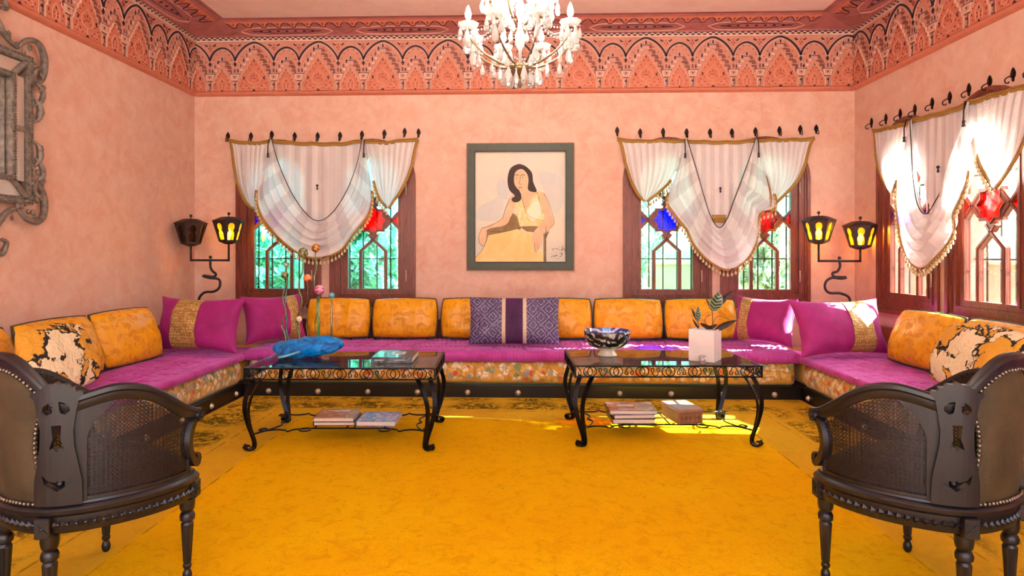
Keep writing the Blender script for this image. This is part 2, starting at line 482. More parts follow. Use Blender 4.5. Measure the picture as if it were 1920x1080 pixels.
def m_curtain():
    n = N('striped_silk'); n.m.use_backface_culling = False
    u = n.sep(n.co('UV'))[0]
    st = n.math('PINGPONG', n.math('MULTIPLY', u, 1.0), .5)
    w_ = n.ramp(n.math('FRACT', n.math('MULTIPLY', u, 9.0)), [(0, 0.0), (.45, 0.0), (.5, 1.0), (.95, 1.0), (1, 0.0)])
    colr = n.mix(w_, '#f6f2f2', '#e4dcde')
    wr = n.noise(40, 3, .6, 1, n.mapv((1, 1, 2.2)))
    nm = n.bump(wr, .6, .01)
    b = n.b
    n.fin(colr, .42, 0, nm, Sheen_Weight=.3)
    tr = n.node('ShaderNodeBsdfTranslucent'); n.L(colr, tr.inputs[0]); n.L(nm, tr.inputs['Normal'])
    tp = n.node('ShaderNodeBsdfTransparent')
    m1 = n.node('ShaderNodeMixShader'); m1.inputs[0].default_value = .26; n.L(b.outputs[0], m1.inputs[1]); n.L(tr.outputs[0], m1.inputs[2])
    m2 = n.node('ShaderNodeMixShader'); m2.inputs[0].default_value = .012; n.L(m1.outputs[0], m2.inputs[1]); n.L(tp.outputs[0], m2.inputs[2])
    n.L(m2.outputs[0], n.out.inputs[0]); return n.m
SILK = m_curtain()
def m_glass(name, c, gl=.12, rough=.02, diff=0, dc='#ffffff', ior=1.45):
    """thin glass: tinted straight-through light plus a surface reflection"""
    n = N(name)
    tp = n.node('ShaderNodeBsdfTransparent'); tp.inputs[0].default_value = hx(c)
    g = n.node('ShaderNodeBsdfGlossy'); g.inputs['Roughness'].default_value = rough
    fr = n.node('ShaderNodeLayerWeight'); fr.inputs['Blend'].default_value = .35
    f = n.math('ADD', n.math('MULTIPLY', fr.outputs['Fresnel'], .75), gl*.4)
    m = n.node('ShaderNodeMixShader'); n.L(f, m.inputs[0]); n.L(tp.outputs[0], m.inputs[1]); n.L(g.outputs[0], m.inputs[2])
    res = m
    if diff:
        d = n.node('ShaderNodeBsdfDiffuse'); d.inputs[0].default_value = hx(dc)
        m2 = n.node('ShaderNodeMixShader'); m2.inputs[0].default_value = diff; n.L(m.outputs[0], m2.inputs[1]); n.L(d.outputs[0], m2.inputs[2]); res = m2
    n.L(res.outputs[0], n.out.inputs[0]); return n.m
GCLEAR = m_glass('clear_pane', '#eef4f2', .06)
GTEAL = m_glass('teal_pane', '#9ae6e8', .08)
GRED = m_glass('red_pane', '#e01010', .06, .1, .12, '#c00c06')
GBLUE = m_glass('blue_pane', '#2038d8', .06, .1, .12, '#1428b0')
GVIOL = m_glass('violet_pane', '#6038c8', .06, .1, .15, '#3c1f90')
GTABLE = m_glass('table_glass', '#cfdcda', .12, .015)
GLIT = m_glass('amber_glass_lit', '#ffd060', .05, .1, .3, '#e8a828')  # amber glass lightened in colour for lit lanterns
GUNLIT = m_glass('amber_glass_unlit', '#80502a', .1, .1, .2, '#4a2c14')  # same amber glass, darkened in colour for the unlit lantern
CRYST = m_glass('crystal', '#f8f8f6', .5, .03, .32, '#ffffff')
def m_blueglass():
    n = N('blue_blown_glass')
    a = n.noise(14, 4, .6, 1.5)
    colr = n.mix(n.ramp(a, [(.3, 0.0), (.7, 1.0)]), '#003f8c', '#0098ee')  # cyan patches put the glass highlights into the colour
    n.fin(colr, .06, 0, n.bump(a, 1.0, .03), spec=.35)
    return n.m
BGLASS = m_blueglass()
def emit(name, c, st):
    n = N(name); e = n.node('ShaderNodeEmission'); e.inputs[0].default_value = hx(c); e.inputs[1].default_value = st
    n.L(e.outputs[0], n.out.inputs[0]); return n.m
BULB = emit('bulb_glow', '#fff2dc', 30)
LBULB = emit('lantern_bulb', '#ffc850', 60)
# ================================================================ ROOM SHELL
def arch(xc, zb, w, zs, zt, n=14):
    h = w/2; p = [(xc-h, zb), (xc+h, zb)]
    for i in range(n+1):
        a = pi*i/n; p.append((xc+h*cos(a), zs+(zt-zs)*sin(a)))
    return p
WZ = .767; WS = 2.08-.767; WT = 2.52-.767
BACKX = [onY((444+602)/2, 500, YB)[0], onY((619+779)/2, 500, YB)[0], onY((1169.5+1332)/2, 500, YB)[0], onY((1351+1517)/2, 500, YB)[0]]
RIGHTY = [(6.289+5.41)/2, (5.284+4.40)/2]
def wall(name, loc, rz, x0, x1, holes, th=.3, m=None):
    b = MB(); b.prism([(x0, 0), (x1, 0), (x1, ZC+.1), (x0, ZC+.1)], 0, th, holes)
    o = b.build(name, m or PLASTER); o.location = loc; o.rotation_euler = (0, 0, rz); o['kind'] = 'structure'; return o
hole = lambda xc: arch(xc, WZ+.01, .90, WZ+WS, WZ+WT-.01)
wall('wall_back', (0, YB, 0), 0, XL-.3, XR+.3, [hole(x) for x in BACKX])
wall('wall_right', (XR, 0, 0), -pi/2, -YB, -YF, [hole(-y) for y in RIGHTY])
wall('wall_left', (XL, 0, 0), pi/2, YF, YB, [])
daylight_opn = [arch(x, .02, 2.1, 2.7, 3.5) for x in (-2.3, 0.0, 2.3)]  # unseen openings behind the camera, invented to let daylight into the room
wall('wall_front', (0, YF, 0), pi, XL-.3+.0, -XL+.3, daylight_opn)
b = MB(); b.box((0, (YB+YF)/2, ZC+.05), (7.6, YB-YF+.6, .1)); o = b.build('ceiling', CEIL); o['kind'] = 'structure'
TERRA = simple('terracotta_floor', '#a8603c', .45, 0, .2, 6, 40, .1)
b = MB(); b.box(((XL+XR)/2, (YB+YF)/2, -.05), (XR-XL+.6, YB-YF+.6, .1)); o = b.build('floor', TERRA); o['kind'] = 'structure'
b = MB(); b.box((0, YF-6.3, -.06), (16, 12, .1)); o = b.build('bounce_slab', simple('bounce_slab_pale', '#e6ddd0', .7, 0, .05, 3)); o['kind'] = 'structure'  # unseen pale slab added to bounce sunlight onto ceiling and floor
b = MB(); b.box((0, -12.0, 1.9), (18, .3, 4.0)); b.box((0, -12.0, 3.95), (18, .42, .1)); o = b.build('outdoor_wall', simple('horizon_light_block', '#8a7a62', .8, 0, .15, 2)); o['kind'] = 'structure'  # unseen slab added to cut horizon light on the back wall
# baseboards hidden by the seats on three sides, seen only towards the camera
# ---------------------------------------------------------------- rug
b = MB(); nx, ny = 60, 70; x0, x1, y0, y1 = -2.49, 2.49, -2.87, 2.87
b.bbox((0, 0, .005), (x1-x0, y1-y0, .01), .004)
rug = b.build('carpet', RUG, auto=30); rug.location = (-.045, 5.745-2.87, 0)
tag(rug, 'yellow wool carpet with worn olive flower border between the seats', 'carpet')

# ---------------------------------------------------------------- frieze
FR_BG = simple('frieze_salmon', '#c88672', .6, 0, .08, 20)
FR_OR = simple('frieze_orange', '#c8755a', .6, 0, .08, 20)
FR_DK = simple('frieze_plum', '#34182e', .6, 0, .1, 20)
FR_WH = simple('frieze_cream', '#dfb4a0', .6, 0, .08, 20)
FR_PK = simple('frieze_pale_pink', '#cc9384', .6, 0, .1, 20)
FR_BR = simple('frieze_brown', '#8e5044', .6, 0, .15, 20)
FR_RD = simple('frieze_red', '#98362a', .6, 0, .1, 20)
FR_MV = simple('cornice_mauve', '#a8605c', .45, 0, .14, 9, 30, .25)
FR = [FR_BG, FR_OR, FR_DK, FR_WH, FR_PK, FR_BR, FR_RD]
BG, OR_, DK, WH, PK, BR, RD = range(7)
K = .00134; FB = 3.033
def mirror(pts): return pts+[(-x, y) for x, y in reversed(pts) if abs(x) > 1e-6]
def fpoly(b, m, pts, d): b.mat(m).prism([(x*K, FB+y*K) for x, y in pts], -.02-d, -.0195)
def fline(b, m, pts, wd, d, n=0, closed=False):
    P = [Vector((x*K, -.02-d/2, FB+y*K)) for x, y in pts]
    if n: P = spline(P, n, closed)
    b.mat(m).strap(P, (0, 1, 0), d, wd*K, closed)
def niche(b, x, y, w_, h, m, dk=DK, d=.012):
    fpoly(b, m, arch(x, y, w_, y+h*.5, y+h, 6), d)
    fpoly(b, dk, arch(x, y+h*.16, w_*.36, y+h*.5, y+h*.78, 4), d+.002)
def leafmark(b, x, y, s, ang, m, d=.009):
    c, si = cos(ang), sin(ang)
    fpoly(b, m, [(x+s*(u*c-v*si), y+s*(u*si+v*c)) for u, v in ((-1, 0), (0, -.4), (1, 0), (0, .4))], d)
def column_piece(b, x):
    fpoly(b, WH, [(x-35, 133), (x-28, 90), (x-20, 84), (x+20, 84), (x+28, 90), (x+35, 133)], .016)
    fpoly(b, PK, [(x-22, 126), (x-18, 94), (x+18, 94), (x+22, 126)], .018)
    leafmark(b, x, 110, 9, pi/2, DK, .020); leafmark(b, x, 114, 9, 0, DK, .020)
    fpoly(b, DK, [(x-42, 133), (x+42, 133), (x+42, 137), (x-42, 137)], .018)
    fpoly(b, WH, [(x-17, 0), (x+17, 0), (x+17, 84), (x-17, 84)], .010)
    fpoly(b, BR, [(x-13, 2), (x+13, 2), (x+13, 12), (x-13, 12)], .014)
    fpoly(b, PK, [(x-14, 14), (x+14, 14), (x+12, 74), (x-12, 74)], .014)
    fpoly(b, BR, [(x-2, 16), (x+12, 16), (x+11, 72), (x+2, 72)], .016)
    fpoly(b, DK, [(x-8, 44), (x+8, 44), (x+8, 58), (x-8, 58)], .018)
    fpoly(b, BR, [(x-18, 76), (x+18, 76), (x+18, 84), (x-18, 84)], .018)
    niche(b, x, 138, 44, 56, PK, BR, .014)
    fpoly(b, DK, [(x-5, 198), (x+5, 198), (x+5, 234), (x-5, 234)], .010); fpoly(b, DK, [(x-12, 210), (x+12, 210), (x+12, 221), (x-12, 221)], .010)
    fpoly(b, WH, [(x-14, 236), (x+14, 236), (x+14, 241), (x-14, 241)], .012)
    for sx in (-1, 1):
        leafmark(b, x+sx*36, 367, 14, sx*.8, DK); leafmark(b, x+sx*24, 362, 8, -sx*.6, DK)
        leafmark(b, x+sx*10, 345, 9, sx*2.2, RD)
    leafmark(b, x, 365, 8, pi/2, RD); leafmark(b, x, 330, 9, pi/2, RD)
def arch_piece(b, half, curve, panel, cells, top):
    cv = mirror(curve)
    fpoly(b, BG, [(-half, 60)]+cv+[(half, 60)], .004)
    fline(b, WH, [(x*.93, y-15) for x, y in cv], 3.5, .010, 26)
    fline(b, WH, [(x*1.03, y+9) for x, y in cv], 3.5, .010, 26)
    fline(b, DK, cv, 13, .014, 26)
    # niches up the left flank (pale), brown steps down the right flank
    (xa, ya), (xb, yb), n = cells
    for i in range(n):
        t = i/(n-1); x = xa+(xb-xa)*t; y = ya+(yb-ya)*t
        fpoly(b, WH, [(x-20, y-2), (x+20, y-2), (x+14, y-20), (x-2, y-20)], .009)
        niche(b, x, y, 36, (yb-ya)/(n-1)+8, PK, BR if i % 2 else DK, .012)
        fpoly(b, BR, arch(-x, y-22, 30, y+10, y+30, 5), .010)
        fline(b, WH, [(-x-20, y-4), (-x+20, y-4)], 2.5, .012)
    niche(b, 0, top, 34, 44, PK, DK, .016); fpoly(b, PK, [(-28, top-34), (28, top-34), (22, top-2), (-22, top-2)], .014)
    fline(b, DK, [(-26, top-1), (26, top-1)], 4, .017)
    pn = mirror(panel)
    fpoly(b, OR_, pn, .018); fline(b, WH, pn, 4, .021)
def big_arch():
    b = MB()
    arch_piece(b, 157, [(-157, 240), (-148, 268), (-120, 312), (-80, 352), (-40, 376), (0, 388)],
        [(-130, 0), (-130, 72), (-116, 80), (-112, 108), (-98, 114), (-93, 140), (-77, 148), (-72, 174), (-56, 182), (-50, 208), (-34, 216), (-28, 242), (-14, 252), (0, 278)],
        ((-132, 140), (-36, 306), 5), 330)
    med = [(0, 168), (-16, 148), (-40, 128), (-52, 95), (-38, 66), (0, 52), (38, 66), (52, 95), (40, 128), (16, 148)]
    fline(b, WH, med, 2.6, .021, 0, True)
    fline(b, WH, [(0, 52), (0, 12)], 2.6, .021); fpoly(b, DK, [(-14, 0), (14, 0), (0, 16)], .022)
    for sx in (-1, 1):
        leafmark(b, sx*80, 100, 16, pi/2+sx*.5, DK, .022); leafmark(b, sx*86, 112, 9, sx*.6, DK, .022)
        for (x, y, s, a) in ((18, 210, 9, .6), (38, 175, 9, 1.2), (62, 150, 8, .2), (95, 62, 10, .5), (104, 40, 8, 2), (60, 40, 9, 1), (85, 18, 10, .1), (40, 22, 8, 2.4), (22, 118, 8, 1.8), (14, 98, 8, .4), (28, 84, 7, 1), (66, 78, 7, 1.3)):
            leafmark(b, sx*x, y, s, sx*a, RD, .022)
        for (x, y, s, a) in ((60, 315, 9, .7), (95, 275, 9, 1), (122, 232, 9, .3), (40, 345, 7, 2), (108, 205, 7, 1.5)):
            leafmark(b, sx*x, y, s, sx*a, RD, .008)
        fline(b, WH, [(sx*8, 26), (sx*40, 34), (sx*80, 22), (sx*92, 38), (sx*78, 48)], 2.2, .021, 12)
    leafmark(b, 0, 238, 12, pi/2, DK, .022); leafmark(b, 0, 125, 12, pi/2, RD, .022); leafmark(b, 0, 100, 9, 0, RD, .022)
    column_piece(b, 157); return b
def small_arch():
    b = MB()
    arch_piece(b, 101, [(-101, 240), (-94, 270), (-72, 308), (-40, 334), (0, 346)],
        [(-78, 0), (-78, 62), (-64, 70), (-58, 98), (-44, 106), (-38, 134), (-22, 142), (-14, 162), (0, 178)],
        ((-80, 140), (-34, 212), 3), 236)
    fline(b, WH, [(-26, 12), (-30, 60), (-18, 84), (0, 104), (18, 84), (30, 60), (26, 12)], 2.6, .021)
    fpoly(b, DK, [(-9, 0), (9, 0), (0, 14)], .022); fline(b, WH, [(0, 12), (0, 60)], 2.2, .021)
    leafmark(b, 0, 168, 10, pi/2, DK, .022); leafmark(b, 0, 78, 9, pi/2, DK, .022)
    for sx in (-1, 1):
        for (x, y, s, a) in ((16, 140, 8, .7), (32, 118, 8, 1.3), (48, 88, 8, .3), (56, 52, 10, 1.5), (50, 24, 8, .4), (14, 50, 7, .9), (12, 30, 6, 2)):
            leafmark(b, sx*x, y, s, sx*a, RD, .022)
        for (x, y, s, a) in ((22, 320, 9, .2), (52, 292, 9, .9), (72, 250, 9, .3), (56, 215, 8, 1)):
            leafmark(b, sx*x, y, s, sx*a, RD, .008)
    column_piece(b, 101); return b
bigm = big_arch().build('painted_arch', FR).data
smam = small_arch().build('painted_arch', FR).data
for o in list(col.objects):
    if o.name.startswith('painted_arch'): bpy.data.objects.remove(o)
def clip(me, x0, x1):
    bm = bmesh.new(); bm.from_mesh(me)
    for (x, s) in ((x0, -1), (x1, 1)):
        bmesh.ops.bisect_plane(bm, geom=bm.verts[:]+bm.edges[:]+bm.faces[:], plane_co=(x, 0, 0), plane_no=(s, 0, 0), clear_outer=True)
    m = bpy.data.meshes.new('painted_arch'); bm.to_mesh(m); bm.free()
    for q in FR: m.materials.append(q)
    return m
PERIOD = 515*K
def frieze(n, loc, rz, x0, x1, first_big):
    root = struct('trim_%d' % n, loc, rz)
    b = MB(); b.prism([(x0, 3.0), (x1, 3.0), (x1, 3.60), (x0, 3.60)], -.02, 0); b.build('frieze_board', FR_BG, root)
    b = MB()
    P = [(-.02, 3.033), (-.045, 3.028), (-.05, 3.016), (-.042, 3.004), (-.03, 2.996), (0, 2.985)]
    b.grid([[(x, y, z) for x in (x0, x1)] for y, z in P], uv=False); b.build('ledge', FR_OR, root, smooth=True)
    # cream bead + checker
    b = MB(); b.box(((x0+x1)/2, -.028, 3.566), (x1-x0, .02, .014)); b.build('bead', FR_WH, root)
    b = MB(); c = x0; i = 0
    while c < x1-.02:
        for r in range(2):
            b.mat((i+r) % 2).box((c+.015, -.034, 3.580+r*.012), (.03, .03, .012))
        c += .03; i += 1
    b.build('checker_band', [FR_WH, FR_DK], root)
    k = -3
    while True:
        cb = first_big+k*PERIOD; k += 1
        if cb-157*K > x1: break
        for (cx, half, me) in ((cb, 157*K, bigm), (cb+258*K, 101*K, smam)):
            lo, hi = cx-half, cx+half+36*K
            if lo-.0 > x1-.02 or cx+half < x0+.02: continue
            mm = me
            if lo < x0-.001 or hi > x1+.001: mm = clip(me, x0-cx if lo < x0 else -1, x1-cx if hi > x1 else 1)
            o = bpy.data.objects.new('painted_arch', mm); col.objects.link(o); o.parent = root; o.location = (cx, 0, 0)
    return root
fb = onY(479, 100, YB)[0]
FR_Y0 = -1.0
frieze(1, (0, YB, 0), 0, XL+.02, XR-.02, fb)
frieze(2, (XL, 0, 0), pi/2, FR_Y0, YB-.02, YB-.02-PERIOD*.5)
frieze(3, (XR, 0, 0), -pi/2, -YB+.02, -FR_Y0, -YB+.02+.17*PERIOD)
# ---------------------------------------------------------------- cornice (cove)
prof = [(.0, .0, 3.600), (.055, .055, 3.602), (.060, .07, 3.613), (.155, .22, 3.655), (.25, .38, 3.6965), (.262, .40, 3.7095), (.31, .46, 3.7095)]
root = struct('trim_4', (0, 0, 0))
b = MB()
b.grid([[(XL+os, FR_Y0, z), (XL+os, YB-ob, z), (XR-os, YB-ob, z), (XR-os, FR_Y0, z)] for ob, os, z in prof], uv=False)
b.build('cornice', FR_MV, root, auto=25)
def corn_units(loc, rz, x0, x1, ob0, ob1, wide):
    """raised ornament lying on the slope of the cove"""
    r = struct('trim_5', loc, rz)
    a = Vector((0, -ob0, 3.613)); c = Vector((0, -ob1, 3.6965)); sl = (c-a); Lh = sl.length; sl.normalize()
    nrm = Vector((0, -sl.z, sl.y)); nrm = nrm if nrm.z < 0 else -nrm
    M = Matrix(((1, 0, 0, 0), (0, -nrm.y, sl.y, a.y), (0, -nrm.z, sl.z, a.z), (0, 0, 0, 1)))
    # local: x along, z up the slope, -y out of the surface
    n = max(1, int((x1-x0)/.155))
    st = (x1-x0)/n
    for i in range(n):
        u = MB(); cx = x0+st*(i+.5)
        h = Lh*.40; top = Lh*.985
        pts = [(-st/2, top), (-st*.42, top-h*.25), (-st*.22, top-h*.55), (-st*.12, top-h*.98), (st*.12, top-h*.98), (st*.22, top-h*.55), (st*.42, top-h*.25), (st/2, top)]
        u.mat(0).prism(pts, -.006, 0)
        u.mat(1).strap([(p[0], -.006, p[1]) for p in pts[1:-1]], (0, 1, 0), .008, .008)
        u.mat(2).prism([(-.012, top-h*.5), (0, top-h*.75), (.012, top-h*.5), (0, top-h*.2)], -.008, 0)
        u.xf(M); o = u.build('scallop', [FR_OR, FR_DK, FR_RD], r); o.location = (cx, 0, 0)
    n = max(1, int((x1-x0)/1.08)); st = (x1-x0)/n
    for i in range(n):
        u = MB(); hh = Lh*.27; zc_ = Lh*.30
        hexa = [(-st*.40, zc_), (-st*.33, zc_+hh*.8), (-st*.2, zc_+hh), (st*.2, zc_+hh), (st*.33, zc_+hh*.8), (st*.40, zc_), (st*.33, zc_-hh*.8), (st*.2, zc_-hh), (-st*.2, zc_-hh), (-st*.33, zc_-hh*.8)]
        u.mat(0).tube([(x, -.004, z) for x, z in hexa], .007, 6, True)
        eye = [(-st*.3, zc_), (-st*.1, zc_+hh*.5), (st*.1, zc_+hh*.5), (st*.3, zc_), (st*.1, zc_-hh*.5), (-st*.1, zc_-hh*.5)]
        u.mat(1).tube([(x, -.002, z) for x, z in eye], .003, 5, True)
        for q in range(-3, 4):
            u.mat(1).prism([(q*st*.075-.018, zc_), (q*st*.075, zc_-hh*.22), (q*st*.075+.018, zc_), (q*st*.075, zc_+hh*.22)], -.004, 0)
        u.mat(2).tube([(-st*.5, -.004, zc_-hh*.9), (-st*.42, -.004, zc_), (-st*.5, -.004, zc_+hh*.9)], .007, 6)
        u.mat(2).tube([(st*.5, -.004, zc_-hh*.9), (st*.42, -.004, zc_), (st*.5, -.004, zc_+hh*.9)], .007, 6)
        u.xf(M); o = u.build('cartouche', [FR_PK, FR_DK, FR_MV], r); o.location = (x0+st*(i+.5), 0, 0)
corn_units((0, YB, 0), 0, XL+.44, XR-.44, .06, .25, 0)
corn_units((XL, 0, 0), pi/2, FR_Y0, YB-.3, .07, .38, 1)
corn_units((XR, 0, 0), -pi/2, -YB+.3, -FR_Y0, .07, .38, 1)

# ================================================================ WINDOWS
def star(r, c, k=.765, n=8, rot=0):
    return [(c[0]+(r if i % 2 == 0 else r*k)*cos(pi*i/n+rot+pi/2), c[1]+(r if i % 2 == 0 else r*k)*sin(pi*i/n+rot+pi/2)) for i in range(2*n)]
def aro(ins, bot=None):
    return arch(0, ins if bot is None else bot, .92-2*ins, WS, WT-ins, 18)
def window(n, loc, rz, star_m, side_m, gl_lo, gl_up):
    r = struct('window_%d' % n, loc, rz)
    b = MB(); b.prism(aro(0), -.025, .05, [aro(.035)]); b.prism(aro(.03), -.012, .06, [aro(.055)]); b.build('window_frame', MAHOG, r, auto=30)
    b = MB(); b.prism(aro(.05), .0, .09, [aro(.10)]); b.prism(aro(.095), -.008, .05, [aro(.112)])
    b.box((0, -.02, -.012), (.97, .09, .03)); b.build('window_casing', MAHOG, r, auto=30)
    b = MB(); b.prism(aro(.105), .012, .055, [aro(.178, .15)]); b.prism(aro(.17, .142), .004, .05, [aro(.192, .163)])
    b.build('sash', MAHOG, r, auto=30)
    zc = .89; R = .140; y = .028; b = MB(); z0 = .16; zt = WT-.19
    b.prism(star(R+.032, (0, zc)), .012, .05, [star(R, (0, zc))]); b.prism(star(R+.008, (0, zc)), .004, .05, [star(R-.004, (0, zc))])
    def bar(pts):
        P = [Vector((p[0], y, p[1])) for p in pts]
        b.strap(P, (0, 1, 0), .036, .034); b.strap([p-Vector((0, .016, 0)) for p in P], (0, 1, 0), .014, .016)
    for s in (-1, 1):
        for v in (-1, 1):
            end = z0 if v < 0 else zt+.0
            hgt = end if v < 0 else WS+(zt-WS)*sqrt(max(0, 1-(.134/.27)**2))
            bar([(0, zc+v*.205), (s*.134, zc+v*.328), (s*.134, hgt)])
            bar([(0, zc+v*.205), (s*.045, zc+v*(R+.01))])
            bar([(s*.118, zc+v*.085), (s*.275, zc-v*.085)])
    b.build('muntin', MAHOG, r)
    def pane(pts, m, lab=None):
        if len(pts) > 2:
            q = MB(); q.prism(pts, .028, .031); o = q.build('pane', m, r)
            if lab: o['label'] = lab
    cn = {GRED: 'red', GBLUE: 'blue', GVIOL: 'violet'}
    pane(star(R, (0, zc)), star_m, cn[star_m]+' star-shaped glass pane')
    pane([(-.134, z0), (.134, z0), (.134, zc-.328), (0, zc-.205), (-.134, zc-.328)], gl_lo)
    for s in (-1, 1):
        pane([(s*.275, z0), (s*.134, z0), (s*.134, zc-.328), (0, zc-.205), (s*.045, zc-R-.01), (s*.13, zc-.09), (s*.192, zc), (s*.275, zc-.085)][::-s], gl_lo)
        pane([(s*.275, zc-.085), (s*.275, zc+.085), (s*.192, zc)][::s], side_m, cn[side_m]+' glass pane')
        pane([(s*.192, 0+zc), (s*.118, zc+.10), (s*.118, zc-.10)][::s], side_m)
        ht = WS+.16
        pane([(s*.275, WS), (s*.21, ht-.03), (s*.134, ht+.05), (s*.134, zc+.328), (0, zc+.205), (s*.045, zc+R+.01), (s*.13, zc+.09), (s*.192, zc), (s*.275, zc+.085)][::s], gl_up)
    pane([(-.134, WS+.2), (-.06, zt), (.06, zt), (.134, WS+.2), (.134, zc+.328), (0, zc+.205), (-.134, zc+.328)], gl_up)
    b = MB()
    for s in (-1, 1):
        for z in (.30, 1.22):
            if s > 0: b.tube([(s*.357, -.008, z-.045), (s*.357, -.008, z+.045)], .006, 6); b.ball((s*.357, -.008, z+.052), .008, 6); b.ball((s*.357, -.008, z-.052), .008, 6)
    b.build('hinge', BRASS, r, smooth=True)
    b = MB()
    for i in range(5): x = -.30+.15*i; b.tube([(x, .2, .0), (x, .2, WT-.1-.25*abs(x)*2)], .0075, 6)
    for z in (.48, 1.15): b.box((0, .2, z), (.86, .022, .012))
    b.build('grille', IRON, r, kind='stuff')
    return r
GT2 = m_glass('green_pane', '#b4ece0', .07)
wd = [(GVIOL, GVIOL, GTEAL, GTEAL), (GRED, GRED, GTEAL, GTEAL), (GBLUE, GBLUE, GT2, GT2), (GRED, GRED, GCLEAR, GT2)]
for i, x in enumerate(BACKX): window(i+1, (x, YB, WZ), 0, *wd[i])
for i, y in enumerate(RIGHTY): window(i+5, (XR, y, WZ+.01), -pi/2, (GBLUE, GRED)[i], (GBLUE, GRED)[i], GCLEAR, GCLEAR)

# ================================================================ GARDEN OUTSIDE
SOIL = simple('garden_ground', '#8f8a62', .95, 0, .25, 2)
b = MB(); b.box((0, 3, -.16), (60, 60, .1)); o = b.build('ground', SOIL); o['kind'] = 'structure'
GWALL = m_plaster('garden_wall_plaster', '#d39a7c', '#dfae90', '#e8c0a6')
b = MB(); b.box((0, 11.2, .48), (18, .25, 1.3)); b.box((0, 11.2, 1.15), (18, .33, .06)); o = b.build('outdoor_wall', GWALL); o['kind'] = 'structure'
b = MB(); b.box((7.2, 3.5, .35), (.25, 11.5, 1.0)); b.box((7.2, 3.5, .87), (.33, 11.5, .06)); o = b.build('outdoor_wall', GWALL); o['kind'] = 'structure'
def m_leaf(name, a, c):
    n = N(name)
    i = n.node('ShaderNodeObjectInfo')
    colr = n.mix(n.ramp(n.noise(2.3, 3), [(.35, 0.0), (.65, 1.0)]), a, c)
    n.fin(colr, .45, 0)
    tr = n.node('ShaderNodeBsdfTranslucent'); n.L(colr, tr.inputs[0])
    m1 = n.node('ShaderNodeMixShader'); m1.inputs[0].default_value = .4; n.L(n.b.outputs[0], m1.inputs[1]); n.L(tr.outputs[0], m1.inputs[2]); n.L(m1.outputs[0], n.out.inputs[0]); return n.m
LEAF1 = m_leaf('garden_leaf', '#7a9c80', '#d0e0b8'); LEAF2 = m_leaf('broad_leaf', '#74a888', '#d8eccc')
BARK = simple('bark', '#5a4634', .9, 0, .3, 10)
def foliage_mesh(name, n, R, ls, mat, seed):
    rnd = random.Random(seed); b = MB()
    for _ in range(n):
        while True:
            p = Vector((rnd.uniform(-1, 1), rnd.uniform(-1, 1), rnd.uniform(-1, 1)))
            if p.length < 1 and noise.noise(p*2.2+Vector((seed, 0, 0))) > -.12: break
        p = Vector((p.x*R[0], p.y*R[1], p.z*R[2])); s = ls*rnd.uniform(.6, 1.3)
        q = Matrix.Rotation(rnd.uniform(0, 6.28), 3, 'Z') @ Matrix.Rotation(rnd.uniform(-1.2, 1.2), 3, 'X')
        pts = [(-.0, -1, 0), (.5, -.2, .12), (.34, .5, .08), (0, 1, -.1), (-.34, .5, .08), (-.5, -.2, .12)]
        b.add([q @ (Vector(v)*s)+p for v in pts], [(0, 1, 2, 3), (0, 3, 4, 5)])
    o = b.build(name, mat); me = o.data; bpy.data.objects.remove(o); return me
FA = foliage_mesh('foliage', 2600, (1.0, .55, 1.15), .075, LEAF1, 3)
FBm = foliage_mesh('foliage', 1300, (.9, .4, .8), .12, LEAF2, 11)
bst = MB()
for a in range(5):
    t = a*1.256; bst.tube(spline([(0, 0, -.1), (.1*cos(t), .1*sin(t), .5), (.35*cos(t), .25*sin(t), 1.2), (.6*cos(t), .35*sin(t), 1.9)], 8), [.035, .032, .028, .024, .02, .016, .012, .008], 6)
o = bst.build('stem', BARK); STM = o.data; bpy.data.objects.remove(o)
def shrub(x, y, h, w_, me, rz, lab):
    r = thing('shrub', lab, 'shrub', (x, y, -.1), rz, 'shrubs in the garden')
    f = bpy.data.objects.new('foliage', me); col.objects.link(f); f.parent = r; f['kind'] = 'stuff'
    f.location = (0, 0, h*.55); f.scale = (w_, w_, h/2.4)
    s = bpy.data.objects.new('stem', STM); col.objects.link(s); s.parent = r; s.scale = (w_*.8, w_*.8, h/2.2)
SH = [(-6.2, 12.6, 3.6, 1.15, FA, .3, 'tall shrub outside seen through the far left window beside its left jamb'),
      (-3.8, 12.6, 3.9, 1.15, FA, 1.9, 'tall shrub outside behind the window under the violet star pane'),
      (-1.5, 12.7, 3.7, 1.15, FA, .1, 'tall shrub outside behind the second window with the red star pane'),
      (1.9, 12.6, 3.8, 1.15, FA, 2.2, 'tall shrub outside beyond the window with the blue star pane'),
      (4.2, 12.7, 3.6, 1.1, FA, .9, 'tall shrub outside beyond the window right of the blue star pane'),
      (6.4, 12.6, 3.5, 1.1, FA, 3.0, 'tall shrub outside at the far right end of the back garden wall'),
      (-4.0, 9.2, 2.0, .85, FBm, .0, 'broad-leaved bush outside close to the far left window'),
      (-2.35, 9.2, 2.1, .85, FBm, 3.1, 'broad-leaved bush outside low behind the second window'),
      (1.35, 9.3, 2.9, .62, FBm, .1, 'broad-leaved climber outside filling the left side of the blue star window'),
      (3.65, 9.6, 2.3, .55, FBm, .2, 'small bush outside behind the fourth back window'),
      (8.8, 6.1, 2.6, .9, FA, 1.5, 'bush outside the right wall beyond its further window'),
      (8.9, 8.6, 2.8, .9, FA, 1.6, 'bush outside at the far corner of the right garden wall'),
      (5.6, 5.75, 1.9, .55, FBm, 1.5, 'broad-leaved bush outside the nearer right wall window'),
      ]
for s in SH: shrub(*s)
